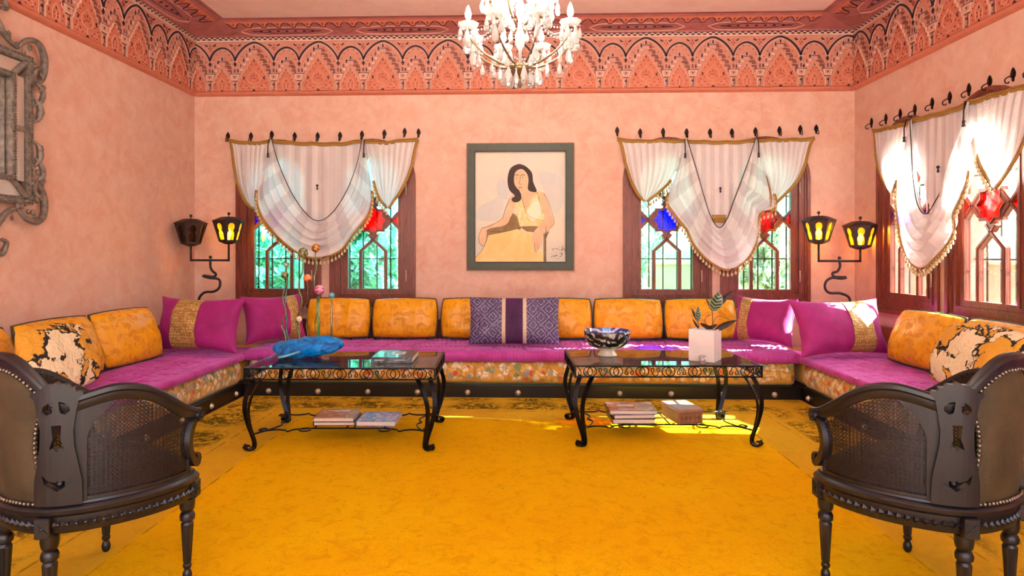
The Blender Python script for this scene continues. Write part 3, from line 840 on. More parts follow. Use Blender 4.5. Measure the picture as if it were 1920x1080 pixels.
# ================================================================ SEATS
def sofa(name_label, loc, rz, L, studs, e0, e1, hm=.35, group=None):
    r = thing('banquette', name_label, 'sofa', loc, rz)
    D = .93
    b = MB(); b.bbox((L/2, D/2+.0, .06), (L, D, .12), .006); b.build('base', BASEW, r)
    def sect(y_in=0.0):
        return [(.06, .121), (.02, .135), (.002, .165), (-.004, .21), (-.002, .27), (.012, .315), (.045, .342), (.10, hm), (D, hm), (D, .121)]
    b = MB(); rows = []
    xs = [e0+v for v in (0, .012, .035, .07)]+[e0+.07+(e1-e0-.14)*i/24 for i in range(1, 24)]+[e1-v for v in (.07, .035, .012, 0)]
    for x in xs:
        k = min(x-e0, e1-x); ins = 0 if k >= .07 else .07*(1-sqrt(max(0, 1-((.07-k)/.07)**2)))
        rows.append([(x, y+ins*(1 if y < .5 else 0), .235+(z-.235)*(1-ins*2.2)+.003*sin(x*9+z*20)) for y, z in sect()])
    b.grid(rows, uv=False, flip=True); s0 = len(b.v)
    b.add(rows[0], [tuple(reversed(range(len(rows[0]))))]); b.add(rows[-1], [tuple(range(len(rows[-1])))])
    b.build('mattress', FLORAL, r, auto=50)
    b = MB(); b.tube([(e0+.05, .02, .128), (L/2, .012, .128), (e1-.05, .02, .128)], .009, 6); b.build('piping', GREENP, r, smooth=True)
    b = MB(); b.bbox((L/2, D-.0, .40), (L, .035, .44), .01); b.build('backboard', MAHOG, r)
    sm = MB(); M = Matrix.Rotation(pi/2, 3, 'X')
    sm.lathe([(.027, 0), (.026, .005), (.020, .009), (.019, .013), (.014, .019), (.005, .023), (.0001, .024)], 16, (0, 0, 0), M, flute=.12)
    src = None
    for x in studs:
        if not (0.02 < x < L-.02): continue
        if src is None: src = sm.build('stud', BRASS, r, smooth=True); src.location = (x, -.001, .05)
        else: inst(src, r, (x, -.001, .05))
    return r
YS = 5.76
def quilt(lab, loc, rz, L, thick, hm=.35, wd=.86, seed=0, corner=0):
    r = thing('quilt', lab, 'quilt', loc, rz, None)
    b = MB(); nx = int(L/.0125); H = hm+thick
    path = [(-.012, hm-.02), (-.030, hm+.0), (-.038, hm+thick*.45), (-.030, hm+thick*.8), (-.008, H-.004), (.02, H)]
    nP = len(path); depth = [.02+(wd-.02)*i/34 for i in range(1, 35)]
    rows = []
    for i in range(nx+1):
        x = L*i/nx; end = min(1, min(x, L-x)/.05); end = sqrt(max(0, 1-(1-end)**2))
        row = []; wav = .012*noise.noise(Vector((x*1.6, seed, 0)))
        ribf = .5+.5*sin(x*2*pi/.032+1.5*noise.noise(Vector((x*3, 4, seed))))
        for k, (y, z) in enumerate(path):
            row.append((x, y+wav-ribf*.015*(1 if 0 < k < 5 else .3), hm+.001+(z-hm)*(.25+.75*end) if z > hm else z))
        for y in depth:
            sx = abs(sin(pi*(x+.05*sin(y*8))/.26)); sy = abs(sin(pi*(y+.02*sin(x*5))/.21))
            puff = min(1, (sx*3)**.6) * min(1, (sy*2.6)**.6)
            rib = .0035*sin((x if int(y/.21) % 2 == 0 else x*.9+y*.3)*2*pi/.045+2*noise.noise(Vector((x*4, y*4, seed))))
            if y < .10: rib = .006*(ribf-.5)*2*(1-y/.12)
            wr = .008*noise.noise(Vector((x*2.5, y*3, seed)))
            fl = 1 if y < wd-.03 else .5
            row.append((x, y+wav, hm+.001+max(.001, (thick-.016+.022*puff+rib*1.6+wr)*(.15+.85*end)*fl)))
        rows.append(row)
    b.grid(rows, uv=False, flip=True)
    b.build('quilt_top', QUILT, r, smooth=True)
    return r
sx0 = onY(503, 737, YS)[0]; st = .455
studx = [sx0+st*i for i in range(-1, 13)]
XA, XB = -2.56, 2.466
sofa('long centre banquette with floral mattress under the painting, studded black base', (XA+.003, YS, 0), 0, XB-XA-.006, [x-XA for x in studx], .035, XB-XA-.04)
Y0 = 1.3; LL = YB-.03-Y0
sofa('left banquette with floral mattress along the wall with the mirror', (XA, Y0, 0), pi/2, LL, [YS-.14-Y0-.455*i for i in range(0, 10)], .02, YS-Y0+.0)
sofa('right banquette with floral mattress below the right wall windows', (XB, YB-.03, 0), -pi/2, LL, [YB-.03-YS+.14+.455*i for i in range(0, 10)], YB-.03-YS-.0, LL-.02)
quilt('magenta quilted mat along the long centre banquette', (XA+.005, YS-.0, 0), 0, XB-XA-.01, .075, seed=1)
quilt('magenta quilted mat on the left banquette beside the cane armchair', (XA, Y0+.02, 0), pi/2, YS-Y0+.30, .045, seed=5)
quilt('magenta quilted mat on the right banquette in the sunlight', (XB, YS+.30, 0), -pi/2, YS-Y0+.28, .045, seed=9)
# corner pads behind the big pillows
for s, X in ((-1, XA), (1, XB)):
    b = MB(); b.bbox((0, 0, 0), (.86, .90, .224), .03); o = b.build('corner_mattress', FLORAL); o.location = (X+s*.46, YS+.485, .2345)
    tag(o, 'floral mattress filling the %s corner of the banquettes behind the pillows' % ('left' if s < 0 else 'right'), 'mattress')

# ---------------------------------------------------------------- cushions
def cush_fn(w_, h, t, seed, pinch, rd, e, a):
    def P(u, v, side, off=0.0):
        x = u*sqrt(max(0, 1-rd*v*v/2)); z = v*sqrt(max(0, 1-rd*u*u/2))
        x *= 1-pinch*(1-v*v)*abs(u)**2; z *= 1-pinch*(1-u*u)*abs(v)**2
        f = (max(0, 1-abs(u)**a)*max(0, 1-abs(v)**a))**e
        q = Vector((x*w_*2.2, z*h*2.2, seed*3.1+side))
        d = t/2*f+(.018*noise.noise(q*2.2)+.008*noise.noise(q*5))*min(1, f*1.5)
        ed = max(abs(u), abs(v)); d += .006*sin((u*z*5+u*26 if abs(v) > abs(u) else v*26+u*4)+seed)*max(0, (ed-.7))*min(1, f*4)
        return Vector((x*w_/2, side*(-(d+off)), h/2+z*h/2))
    return P
def cushion(name, lab, cat, loc, rz, tilt, w_, h, t, mat, pipe=None, pinch=0.0, rd=.22, e=.42, a=3.2, band=None, seed=0, roll=0, group=None, nu=26):
    r = thing(name, lab, cat, loc, 0, group, rot=(-tilt, roll, rz))
    P = cush_fn(w_, h, t, seed, pinch, rd, e, a); nv = int(nu*.75)
    def surf(b, u0, u1, n, off, sides=(1, -1)):
        for sd_ in sides:
            rows = []
            for j in range(nv+1):
                v = -cos(pi*j/nv) if a > 1 else -1+2*j/nv
                rows.append([P(u0+(u1-u0)*(.5-.5*cos(pi*i/n) if (u0 == -1 and u1 == 1) else i/n), v, sd_, off) for i in range(n+1)])
            b.grid(rows, uv=False, flip=(sd_ < 0))
    b = MB(); surf(b, -1, 1, nu, 0); b.build('cover', mat, r, smooth=True)
    if band:
        for (u0, u1, m, nm) in band:
            q = MB(); surf(q, u0, u1, 16, .005 if nm != 'centre_panel' else .009); q.build(nm, m, r, smooth=True)
    if pipe:
        pts = []
        N_ = 14
        for i in range(N_): pts.append(P(-1+2*i/N_, -1, 1))
        for i in range(N_): pts.append(P(1, -1+2*i/N_, 1))
        for i in range(N_): pts.append(P(1-2*i/N_, 1, 1))
        for i in range(N_): pts.append(P(-1, 1-2*i/N_, 1))
        q = MB(); q.tube(pts, .0115, 6, True); q.build('piping', pipe, r, smooth=True)
    return r
ZB = .455; ZS = .424
def back_cush(px0, px1, lab, pipe, h=.40, seed=0, mat=None):
    cx = (px0+px1)/2; p = onZ(cx, 643, ZB); Y = 6.36; p = onY(cx, 640, Y)
    w_ = (px1-px0)*Y/1200
    return cushion('cushion', lab, 'cushion', (p.x, Y+.06, ZB), 0, .20, w_-.012, h, .20, YELLOW, pipe, seed=seed)
back_cush(568, 692, 'yellow damask cushion behind the glass sculpture on the centre banquette', DARKP, seed=1)
back_cush(693, 819, 'yellow damask cushion below the second back window, left of centre', DARKP, seed=2)
back_cush(824, 951, 'yellow damask cushion mostly hidden behind the left half of the violet pillow', DARKP, seed=3)
back_cush(986, 1112, 'yellow damask cushion behind the right half of the violet pillow', GREENP, seed=4)
back_cush(1115, 1246, 'yellow damask cushion behind the footed bowl', GREENP, seed=5)
back_cush(1250, 1386, 'yellow damask cushion behind the potted plant on the centre banquette', GREENP, seed=6)
def side_cush(s, Y, lab, pipe, seed, w_=.725, h=.45, tilt=.34, X=None, rzj=0, t=.20):
    X = X if X else (-3.16 if s < 0 else 3.07)
    return cushion('cushion', lab, 'cushion', (X, Y, ZS-.01), (pi/2 if s < 0 else -pi/2)+rzj, tilt, w_, h, t, YELLOW, pipe, seed=seed)
side_cush(-1, 5.12, 'plain front yellow cushion beside the left corner pillow', DARKP, 11, rzj=-.06)
side_cush(-1, 4.37, 'yellow damask cushion on the left banquette, second from the corner', DARKP, 12)
side_cush(-1, 3.6, 'yellow cushion on the left banquette behind the black and cream pillow', DARKP, 13)
side_cush(1, 5.12, 'yellow damask cushion with green piping beside the sunlit corner pillow', GREENP, 14, rzj=.06)
side_cush(1, 4.36, 'yellow damask cushion with green piping behind the cream and black pillow on the right', GREENP, 15)
side_cush(1, 3.60, 'yellow cushion with green piping nearest the camera on the right banquette', GREENP, 16)
# cream / black pillows
cushion('pillow', 'cream and black applique pillow on the left banquette behind the cane armchair', 'pillow', (-2.90, 4.02, ZS+.0), pi/2-.12, .42, .56, .46, .17, HIDE, None, 0, .55, .45, 2.6, seed=21)
cushion('pillow', 'cream and black applique pillow on the right banquette behind the cane armchair', 'pillow', (2.80, 4.18, ZS+.0), -pi/2+.15, .42, .66, .46, .17, HIDE, None, 0, .55, .45, 2.6, seed=24)
# violet pillow
p = onY(964, 651, 5.93)
cushion('pillow', 'violet patterned pillow with deep purple centre and cream ribbons', 'pillow', (p.x, 5.98, ZB), 0, .22, .85, .44, .17, LACE, None, .03, 0, .5, 2.6, [(-.27, .27, CREAMF, 'ribbon'), (-.19, .19, PURPLE, 'centre_panel')], seed=31)
BND = lambda a, b: [(a, b, BROCADE, 'brocade_band'), ]
cushion('pillow', 'magenta pillow with gold band facing forward in the left corner', 'pillow', (-2.93, 5.60, ZS+.0), -.20, .25, .88, .50, .26, MAGENTA, None, .13, 0, .5, 2.2, BND(-.46, .16), seed=41)
cushion('pillow', 'magenta pillow with grey band turned sideways on the centre banquette left end', 'pillow', (-2.36, 6.06, ZB), .90, .22, .64, .46, .26, MAGENTA, None, .13, 0, .5, 2.2, BND(.30, .72), seed=42)
cushion('pillow', 'magenta pillow turned sideways with gold band on the centre banquette right end', 'pillow', (2.22, 6.06, ZB), -.90, .22, .62, .45, .26, MAGENTA, None, .13, 0, .5, 2.2, BND(-.72, -.28), seed=43)
cushion('pillow', 'magenta pillow with pale band facing forward in the sunlit right corner', 'pillow', (2.78, 5.60, ZS+.0), .28, .32, .92, .50, .26, MAGENTA, None, .13, 0, .5, 2.2, BND(.02, .56), seed=44)

# ================================================================ CURTAINS
def hooks(conv, pts, wloc, rz, wallname, names):
    src = None
    for i, (px, py) in enumerate(pts):
        x, z = conv(px, py)
        lab = 'bronze leaf curtain hook, %s %s' % (names[i], wallname)
        r = thing('curtain_hook', lab, 'hook', (0, 0, 0), rz, 'curtain hooks')
        R = Matrix.Rotation(rz, 4, 'Z'); q = R @ Vector((x, 0, z)); r.location = (wloc[0]+q.x, wloc[1]+q.y, z)
        if src is None:
            b = MB(); b.prism([(0, .055), (.014, .035), (.022, .012), (.018, -.008), (.008, -.022), (.010, -.034), (0, -.045), (-.010, -.034), (-.008, -.022), (-.018, -.008), (-.022, .012), (-.014, .035)], -.010, -.001)
            b.prism([(0, .04), (.009, .02), (.006, -.02), (-.006, -.02), (-.009, .02)], -.015, -.009)
            p0 = b.build('plate', HOOKM, r)
            b = MB(); b.tube(spline([(0, -.01, .0), (0, -.04, -.012), (0, -.062, -.030), (0, -.058, -.052), (0, -.040, -.056), (0, -.034, -.044)], 12), .0045, 6)
            h0 = b.build('hook_arm', HOOKM, r, smooth=True); src = (p0, h0)
        else:
            for s in src: inst(s, r)
def curtain(lab, conv, wloc, rz, top, gL, gR, vee, rope_pts, low, lobeL, lobeR, hem=None):
    r = thing('curtain', lab, 'curtain', wloc, rz)
    C2 = lambda pts, n: spline([Vector((*conv(*p), 0)) for p in pts], n)
    def P3(p, d): return Vector((p[0], -d, p[1]))
    topc = C2(top, 60); edge = {}
    # flat panel between the gathers
    gl, gr = conv(*gL), conv(*gR)
    A = [Vector((gl[0]-.05+(gr[0]-gl[0]+.10)*i/70, 0, 0)) for i in range(71)]
    def topz(x):
        for a, b_ in zip(topc, topc[1:]):
            if min(a[0], b_[0]) <= x <= max(a[0], b_[0]): t = (x-a[0])/(b_[0]-a[0]+1e-9); return a[1]+(b_[1]-a[1])*t
        return topc[0][1] if abs(x-topc[0][0]) < abs(x-topc[-1][0]) else topc[-1][1]
    V = C2(vee, 71); rows = []
    for j in range(15):
        v = j/14; row = []
        for i, a in enumerate(A):
            u = i/70; zb_ = V[i][1]-.15; zt_ = topz(a[0]); x = a[0]+(V[i][0]-a[0])*v*.0
            d = .040+.010*sin(u*2*pi*7+.6*sin(v*3))*(.4+.6*v)+.012*v
            row.append(Vector((x, -d, zt_+(zb_-zt_)*v)))
        rows.append(row)
    b = MB(); b.grid(rows); b.build('centre_panel', SILK, r, smooth=True)
    # swag
    up = C2(rope_pts, 81); lo = C2(low, 81); rows = []; n = 40
    for j in range(n+1):
        v = j/n; row = []
        for i in range(81):
            t = i/80; s = sin(pi*t); p = up[i].lerp(lo[i], v)
            f = .026*sin(v*2*pi*4.2+1.6*sin(t*4)+2*noise.noise(Vector((t*2, v*2, 1))))*min(1, s*1.8)+.010*sin(v*2*pi*10+t*6)*min(1, s*2)+.012*noise.noise(Vector((t*7, v*7, 3)))
            d = .075+.07*s*sin(pi*min(1, v*1.1)*.8)+f
            row.append(Vector((p[0], -d, p[1]+.004*sin(t*40)*v)))
        rows.append(row)
    b = MB(); b.grid(rows); b.build('swag', SILK, r, smooth=True)
    edge['low'] = rows[-1]; edge['up'] = rows[0]
    trims = [rows[-1][14:67]]
    # side lobes : boundary curves A (outer side) -> B (gather side)
    for key, (a_, b_) in (('L', lobeL), ('R', lobeR)):
        Ac, Bc = C2(a_, 40), C2(b_, 40); rows = []
        for j in range(31):
            v = j/30; row = []
            for i in range(40):
                t = i/39; p = Ac[i].lerp(Bc[i], v)
                if i == 0: zt_ = topz(p[0])
                sag = -.10*sin(pi*v)*sin(pi*t)*.35 if t > 0 else 0
                zt_ = topz(p[0]); zz = p[1]+(zt_-p[1])*max(0, 1-t*3)+sag
                d = .045+.045*sin(pi*t)*sin(pi*v)+.016*sin(v*2*pi*3+3*t)*(t*1.0)+.008*sin(v*2*pi*8+t*3)
                row.append(Vector((p[0], -d-(.02 if key == 'R' else 0)*t, zz)))
            rows.append(row)
        b = MB(); b.grid(rows, swap=True); b.build('side_drape', SILK, r, smooth=True)
        trims.append([q[0]for q in [[rows[0][i]] for i in range(40)]])
        trims.append([rows[30][i] for i in range(22, 40)])
        edge[key] = [rows[30][i] for i in range(22, 40)]
    b = MB()
    for t in trims: b.strap([p+Vector((0, -.004, .0)) for p in t], (1, .0, .2), .03, .006)
    b.build('gold_edging', GOLDT, r, smooth=True)
    # top trim
    b = MB(); tp = [Vector((p[0], -.055, p[1]+.002-.010*abs(sin(pi*i*9/59)))) for i, p in enumerate(topc)]
    b.strap(tp, (0, 0, 1), .030, .008); b.build('top_trim', GOLDT, r, smooth=True)
    b = MB()
    for i in range(len(tp)-1):
        for k in range(3):
            q = tp[i].lerp(tp[i+1], k/3); b.ball(q+Vector((0, -.006, .017)), .0075, 5)
    b.build('beading', GOLDT, r, kind='stuff')
    # cords
    b = MB(); c1 = edge['up']; cp = []
    for i, q in enumerate(c1): cp.append(q+Vector((0, -.014, .004)))
    b.tube(cp, .0042, 6); b.build('cord', RUST, r, smooth=True)
    # little tassel ties at the gathers and centre
    for (x, z) in (gl, gr):
        b = MB(); b.tube([(x, -.10, z+.01), (x, -.12, z-.06), (x, -.12, z-.14)], .006, 6); b.lathe([(.004, 0), (.012, -.01), (.009, -.03), (.014, -.05), (.0001, -.052)], 8, (x, -.12, z-.13)); b.build('tie_tassel', RUST, r, smooth=True)
    b = MB()
    x = (gl[0]+gr[0])/2; z = (conv(*vee[len(vee)//2])[1]+gl[1])/2-.05
    b.ball((x, -.07, z), .014, 8); b.lathe([(.003, 0), (.008, -.01), (.010, -.03), (.0001, -.032)], 8, (x, -.07, z-.012))
    b.build('tie_bead', RUST, r, smooth=True)
    # fringe of tassels
    b = MB()
    def fringe(path, a0, a1, step):
        L = 0; nxt = 0; tot = sum((path[i+1]-path[i]).length for i in range(len(path)-1))
        for i in range(len(path)-1):
            seg = (path[i+1]-path[i]).length
            while nxt <= L+seg:
                f = nxt/tot
                if a0 <= f <= a1:
                    q = path[i].lerp(path[i+1], (nxt-L)/seg)+Vector((0, -.004, -.008))
                    b.mat(0).tube([q, q+Vector((0, 0, -.022))], .003, 4)
                    b.mat(1).ball(q+Vector((0, 0, -.026)), .0075, 6)
                    b.mat(0).lathe([(.004, -.03), (.011, -.040), (.013, -.056), (.010, -.066), (.0001, -.068)], 7, q)
                nxt += step
            L += seg
    fringe(edge['low'], .17, .83, .042); fringe(edge['L'], .0, 1, .036); fringe(edge['R'], 0, 1, .036)
    b.build('tassel_fringe', [CREAMT, GOLDT], r, kind='stuff')
    if hem:
        q0, q1 = conv(*hem[0]), conv(*hem[1]); b = MB()
        b.prism([(q0[0], q0[1]), (q1[0], q0[1]), (q1[0], q0[1]+.03), (q0[0], q0[1]+.03)], -.062, -.056)
        for i in range(12):
            x = q0[0]+(q1[0]-q0[0])*(i+.5)/12; b.lathe([(.003, 0), (.009, -.02), (.007, -.05), (.0001, -.052)], 6, (x, -.06, q0[1]))
        b.build('gold_hem', GOLDT, r)
    return r
cb = lambda px, py: (lambda v: (v.x, v.z))(onY(px, py, YB-.08))
cbw = lambda px, py: (lambda v: (v.x, v.z))(onY(px, py, YB))
cr = lambda px, py: (lambda v: (-v.y, v.z))(onX(px, py, XR-.08))
crw = lambda px, py: (lambda v: (-v.y, v.z))(onX(px, py, XR))
ordn = ['first', 'second', 'third', 'fourth', 'fifth', 'sixth', 'seventh', 'eighth', 'ninth', 'tenth']
nmz = [o_+' from the left' for o_ in ordn]
hk1 = [(428, 257), (471, 257), (510, 254), (553, 257), (596, 257), (638, 256), (679, 254), (721, 252), (759, 249), (785, 250)]
hooks(cbw, hk1, (0, YB, 0), 0, 'above the left pair of back windows', nmz)
curtain('white striped silk swag curtain with gold tassels over the violet and red star windows', cb, (0, YB, 0), 0,
    [(427, 263), (471, 268), (510, 264), (553, 268), (596, 269), (638, 269), (679, 264), (721, 267), (759, 262), (783, 262)],
    (505, 264), (684, 264),
    [(505, 264), (530, 330), (560, 380), (598, 414), (636, 380), (665, 330), (684, 264)],
    [(510, 262), (523, 305), (548, 360), (575, 400), (598, 415), (622, 402), (648, 362), (668, 310), (679, 262)],
    [(507, 262), (496, 310), (486, 350), (484, 378), (495, 408), (520, 440), (560, 472), (598, 484), (638, 470), (668, 435), (692, 405), (700, 375), (696, 340), (688, 300), (682, 262)],
    ([(428, 264), (437, 310), (446, 350), (460, 380), (476, 391)], [(508, 264), (504, 300), (496, 345), (488, 375), (478, 391)]),
    ([(784, 263), (776, 295), (765, 330), (750, 360), (728, 391)], [(681, 264), (690, 300), (700, 340), (710, 370), (726, 391)]))
hk2 = [(1157, 247), (1200, 250), (1243, 249), (1287, 250), (1331, 250), (1372, 250), (1416, 248), (1461, 246), (1500, 244), (1530, 243)]
hooks(cbw, hk2, (0, YB, 0), 0, 'above the right pair of back windows', nmz)
curtain('white striped silk swag curtain with gold tassels over the blue and red star windows', cb, (0, YB, 0), 0,
    [(1158, 261), (1200, 264), (1243, 263), (1287, 264), (1331, 266), (1372, 266), (1416, 263), (1461, 262), (1500, 261), (1530, 259)],
    (1283, 264), (1420, 263),
    [(1283, 264), (1305, 340), (1328, 400), (1348, 424), (1368, 400), (1390, 350), (1420, 263)],
    [(1288, 262), (1302, 310), (1318, 370), (1332, 410), (1347, 428), (1362, 410), (1382, 360), (1403, 305), (1416, 262)],
    [(1284, 262), (1268, 320), (1248, 375), (1262, 402), (1284, 430), (1300, 460), (1330, 490), (1362, 506), (1392, 490), (1412, 460), (1420, 430), (1424, 400), (1452, 388), (1440, 330), (1420, 262)],
    ([(1160, 262), (1172, 300), (1184, 340), (1198, 366), (1210, 377)], [(1286, 264), (1278, 295), (1266, 325), (1248, 350), (1214, 378)]),
    ([(1529, 260), (1514, 300), (1498, 335), (1475, 362), (1452, 384)], [(1418, 264), (1424, 290), (1434, 320), (1440, 345), (1446, 380)]),
    hem=((1336, 408), (1362, 408)))
hk3 = [(1635, 231), (1662, 224), (1689, 215), (1716.5, 207), (1749, 195), (1782, 184), (1818, 169), (1857, 155), (1901, 141), (1936, 130)]
hooks(crw, hk3, (XR, 0, 0), -pi/2, 'on the right wall', [o_+' from the far corner' for o_ in ordn])
curtain('white striped silk swag curtain with gold tassels over the right wall windows', cr, (XR, 0, 0), -pi/2,
    [(1631, 246), (1662, 240), (1689, 234), (1712, 225), (1749, 215), (1782, 206), (1814, 192), (1857, 179), (1901, 166), (1945, 152)],
    (1704, 227), (1817, 192),
    [(1704, 227), (1716, 300), (1730, 360), (1752, 395), (1775, 350), (1795, 290), (1817, 192)],
    [(1708, 224), (1714, 280), (1722, 340), (1730, 385), (1745, 402), (1762, 375), (1780, 320), (1798, 260), (1811, 190)],
    [(1704, 226), (1696, 290), (1690, 350), (1692, 410), (1702, 455), (1720, 492), (1742, 503), (1766, 482), (1790, 455), (1802, 430), (1800, 400), (1814, 365), (1824, 330), (1820, 270), (1815, 192)],
    ([(1632, 247), (1637, 285), (1645, 320), (1655, 345), (1664, 361)], [(1706, 227), (1702, 265), (1692, 300), (1680, 335), (1667, 361)]),
    ([(1944, 155), (1930, 220), (1912, 280), (1890, 320), (1864, 354)], [(1813, 192), (1820, 240), (1830, 290), (1845, 325), (1862, 354)]))

# ================================================================ PAINTING
FRAMEG = simple('frame_green', '#3c4434', .45, .1, .15, 14, 60, .2)
FRAMED = simple('frame_dark', '#2a231b', .4, .3, .2, 40)
def art(name, c, c2=None, s=6):
    n = N(name); nz = n.noise(s, 5, .6, 1); colr = n.mix(n.ramp(nz, [(.35, 0.0), (.65, 1.0)]), c, c2 or c)
    return n.fin(colr, .65, 0, n.bump(n.noise(40, 3), .2, .003))
AR = [art('paint_ground', '#cdc8c0', '#ddd2bc', 3.2), art('paint_skin', '#d4ab88', '#e0bc98', 8), art('paint_hair', '#2e1a16', '#3e2620', 20),
      art('paint_dress', '#e2c074', '#eeddb0', 9), art('paint_cloth', '#e6c078', '#eecf90', 5), art('paint_shadow', '#7c6238', '#94774a', 10), art('paint_line', '#3a2a1c', '#4c3a28', 10), art('paint_blue', '#c0c2c2', '#cbc8c0', 4), art('paint_light', '#f2ead0', '#efe6c8', 8)]
pw, ph = 1.125, 1.335
pr = thing('painting', 'framed painting of a seated long-haired woman in a yellow dress', 'painting', (onY(975.5, 387, YB)[0], YB-.002, 1.795))
b = MB()
def rc(x, z): return [(-x, -z), (x, -z), (x, z), (-x, z)]
b.mat(0).prism(rc(pw/2-.012, ph/2-.012), -.045, 0, [rc(pw/2-.082, ph/2-.082)])
b.mat(1).prism(rc(pw/2, ph/2), -.035, 0, [rc(pw/2-.016, ph/2-.016)]); b.mat(1).prism(rc(pw/2-.078, ph/2-.078), -.05, 0, [rc(pw/2-.09, ph/2-.09)])
b.build('frame', [FRAMEG, FRAMED], pr)
b = MB(); nb = 62
for i in range(nb):
    for s in (-1, 1): b.box((-pw/2+.01+(pw-.02)*i/(nb-1), -.036, s*(ph/2-.008)), (.007, .01, .009))
for i in range(74):
    for s in (-1, 1): b.box((s*(pw/2-.008), -.036, -ph/2+.02+(ph-.04)*i/73), (.009, .01, .007))
b.build('beading', GOLDT, pr, kind='stuff')
b = MB()
CW, CH = pw-.17, ph-.17
def q2(p): return ((p[0]-464)/672*CW, (552.5-p[1])/825*CH)
lay = [0]
def pp(m, pts, n=0, closed=True):
    lay[0] += 1; y = -.012-lay[0]*.00035; P = [q2(p) for p in pts]
    if n: P = [(v[0], v[1]) for v in spline([(a, c, 0) for a, c in P], n, True)]
    b.mat(m).prism(P, y, -.011)
def ps(m, pts, wd_, n=14):
    lay[0] += 1; y = -.012-lay[0]*.00035
    P = spline([(q2(p)[0], y, q2(p)[1]) for p in pts], n) if len(pts) > 2 else [Vector((q2(p)[0], y, q2(p)[1])) for p in pts]
    b.mat(m).strap(P, (0, 1, 0), .0006, wd_)
b.mat(0).prism(rc(CW/2+.006, CH/2+.006), -.0115, 0)
pp(7, [(150, 560), (260, 500), (330, 470), (330, 620), (240, 660), (140, 640)], 26)
pp(7, [(330, 330), (370, 420), (365, 500), (300, 470), (290, 380)], 22)
pp(7, [(600, 300), (760, 330), (780, 520), (720, 600), (650, 450)], 26)
pp(5, [(215, 715), (350, 680), (400, 590), (460, 640), (470, 720), (350, 740), (225, 765), (200, 860), (188, 800)], 0)
pp(1, [(410, 470), (385, 500), (355, 590), (330, 640), (210, 700), (180, 712), (165, 765), (150, 800), (172, 830), (200, 835), (215, 780), (222, 720), (350, 690), (390, 640), (420, 560), (430, 500)], 46)
pp(1, [(465, 410), (470, 450), (400, 470), (390, 500), (430, 560), (540, 580), (640, 560), (655, 480), (640, 450), (590, 440), (525, 430), (520, 400)], 44)
pp(3, [(425, 520), (470, 500), (505, 590), (560, 470), (610, 445), (630, 470), (640, 600), (630, 690), (560, 700), (460, 700), (440, 610)], 0)
pp(8, [(515, 600), (560, 520), (610, 520), (620, 600), (560, 660)], 22)
pp(5, [(460, 700), (560, 695), (610, 700), (580, 745), (510, 735)], 0)
pp(1, [(640, 470), (620, 450), (612, 470), (625, 560), (640, 640), (560, 745), (548, 790), (545, 820), (565, 815), (572, 885), (585, 893), (597, 870), (610, 860), (625, 760), (700, 700), (718, 665), (690, 600), (665, 500)], 60)
pp(4, [(132, 962), (132, 925), (185, 870), (235, 765), (330, 745), (440, 718), (520, 745), (556, 752), (548, 820), (562, 818), (570, 890), (590, 897), (615, 860), (628, 880), (636, 962)], 0)
pp(1, [(560, 745), (548, 790), (545, 820), (562, 812), (572, 885), (585, 895), (597, 870), (612, 855), (628, 760)], 24)
pp(1, [(180, 705), (160, 765), (150, 795), (170, 828), (190, 845), (205, 800), (215, 740)], 24)
pp(5, [(636, 760), (680, 730), (655, 790), (655, 962), (636, 962)], 0)
pp(2, [(440, 236), (395, 262), (375, 310), (370, 370), (385, 430), (425, 470), (400, 490), (405, 512), (435, 520), (468, 500), (470, 460), (450, 420), (420, 380), (425, 300), (470, 270), (510, 300), (525, 350), (520, 420), (545, 440), (586, 438), (560, 370), (550, 300), (510, 255), (470, 236)], 70)
pp(1, [(440, 282), (425, 310), (418, 350), (425, 390), (445, 420), (470, 435), (500, 425), (518, 385), (518, 320), (495, 285), (465, 275)], 36)
for x in (438, 483):
    pp(8, [(x-13, 336), (x, 326), (x+13, 336), (x, 344)], 0); pp(6, [(x-6, 336), (x, 328), (x+6, 336), (x, 343)], 0); ps(6, [(x-16, 320), (x, 313), (x+15, 321)], .006, 8)
ps(6, [(468, 318), (462, 350), (456, 378), (466, 386), (474, 380)], .004); ps(5, [(452, 404), (465, 410), (478, 404)], .009, 8)
ps(6, [(180, 712), (250, 690), (330, 640), (350, 580), (385, 490)], .0035); ps(6, [(178, 716), (158, 770), (165, 825), (195, 850)], .003)
ps(6, [(640, 455), (672, 520), (715, 660), (690, 705), (630, 760)], .003); ps(6, [(225, 768), (185, 870), (133, 930)], .003)
ps(6, [(478, 480), (492, 545), (505, 592)], .003); ps(6, [(590, 445), (610, 520), (635, 600)], .0025); ps(6, [(610, 460), (604, 480), (618, 600)], .002)
ps(6, [(655, 700), (650, 850), (655, 962)], .004); ps(6, [(570, 815), (572, 880), (585, 893)], .0025); ps(6, [(590, 820), (595, 870)], .0025); ps(6, [(215, 730), (330, 740), (430, 715)], .003)
ps(6, [(500, 590), (540, 630), (600, 650), (640, 660)], .002); ps(5, [(370, 700), (400, 620), (450, 610)], .004)
# signature strokes
for s in ([(700, 862), (702, 878)], [(712, 858), (713, 876)], [(722, 860), (734, 868), (740, 860)], [(748, 848), (752, 852)], [(745, 872), (755, 876)], [(770, 846), (776, 860), (768, 874)], [(762, 880), (790, 866), (792, 884)], [(780, 846), (784, 848)],
          [(690, 930), (700, 918), (716, 924), (740, 912)], [(706, 910), (722, 916), (734, 908)], [(742, 930), (746, 938)], [(756, 902), (770, 898), (766, 918), (752, 922)], [(772, 894), (774, 912)], [(680, 905), (720, 892), (775, 900), (745, 945), (690, 925)]):
    ps(6, s, .0045 if len(s) < 5 else .0012, 8)
b.build('canvas', AR, pr)

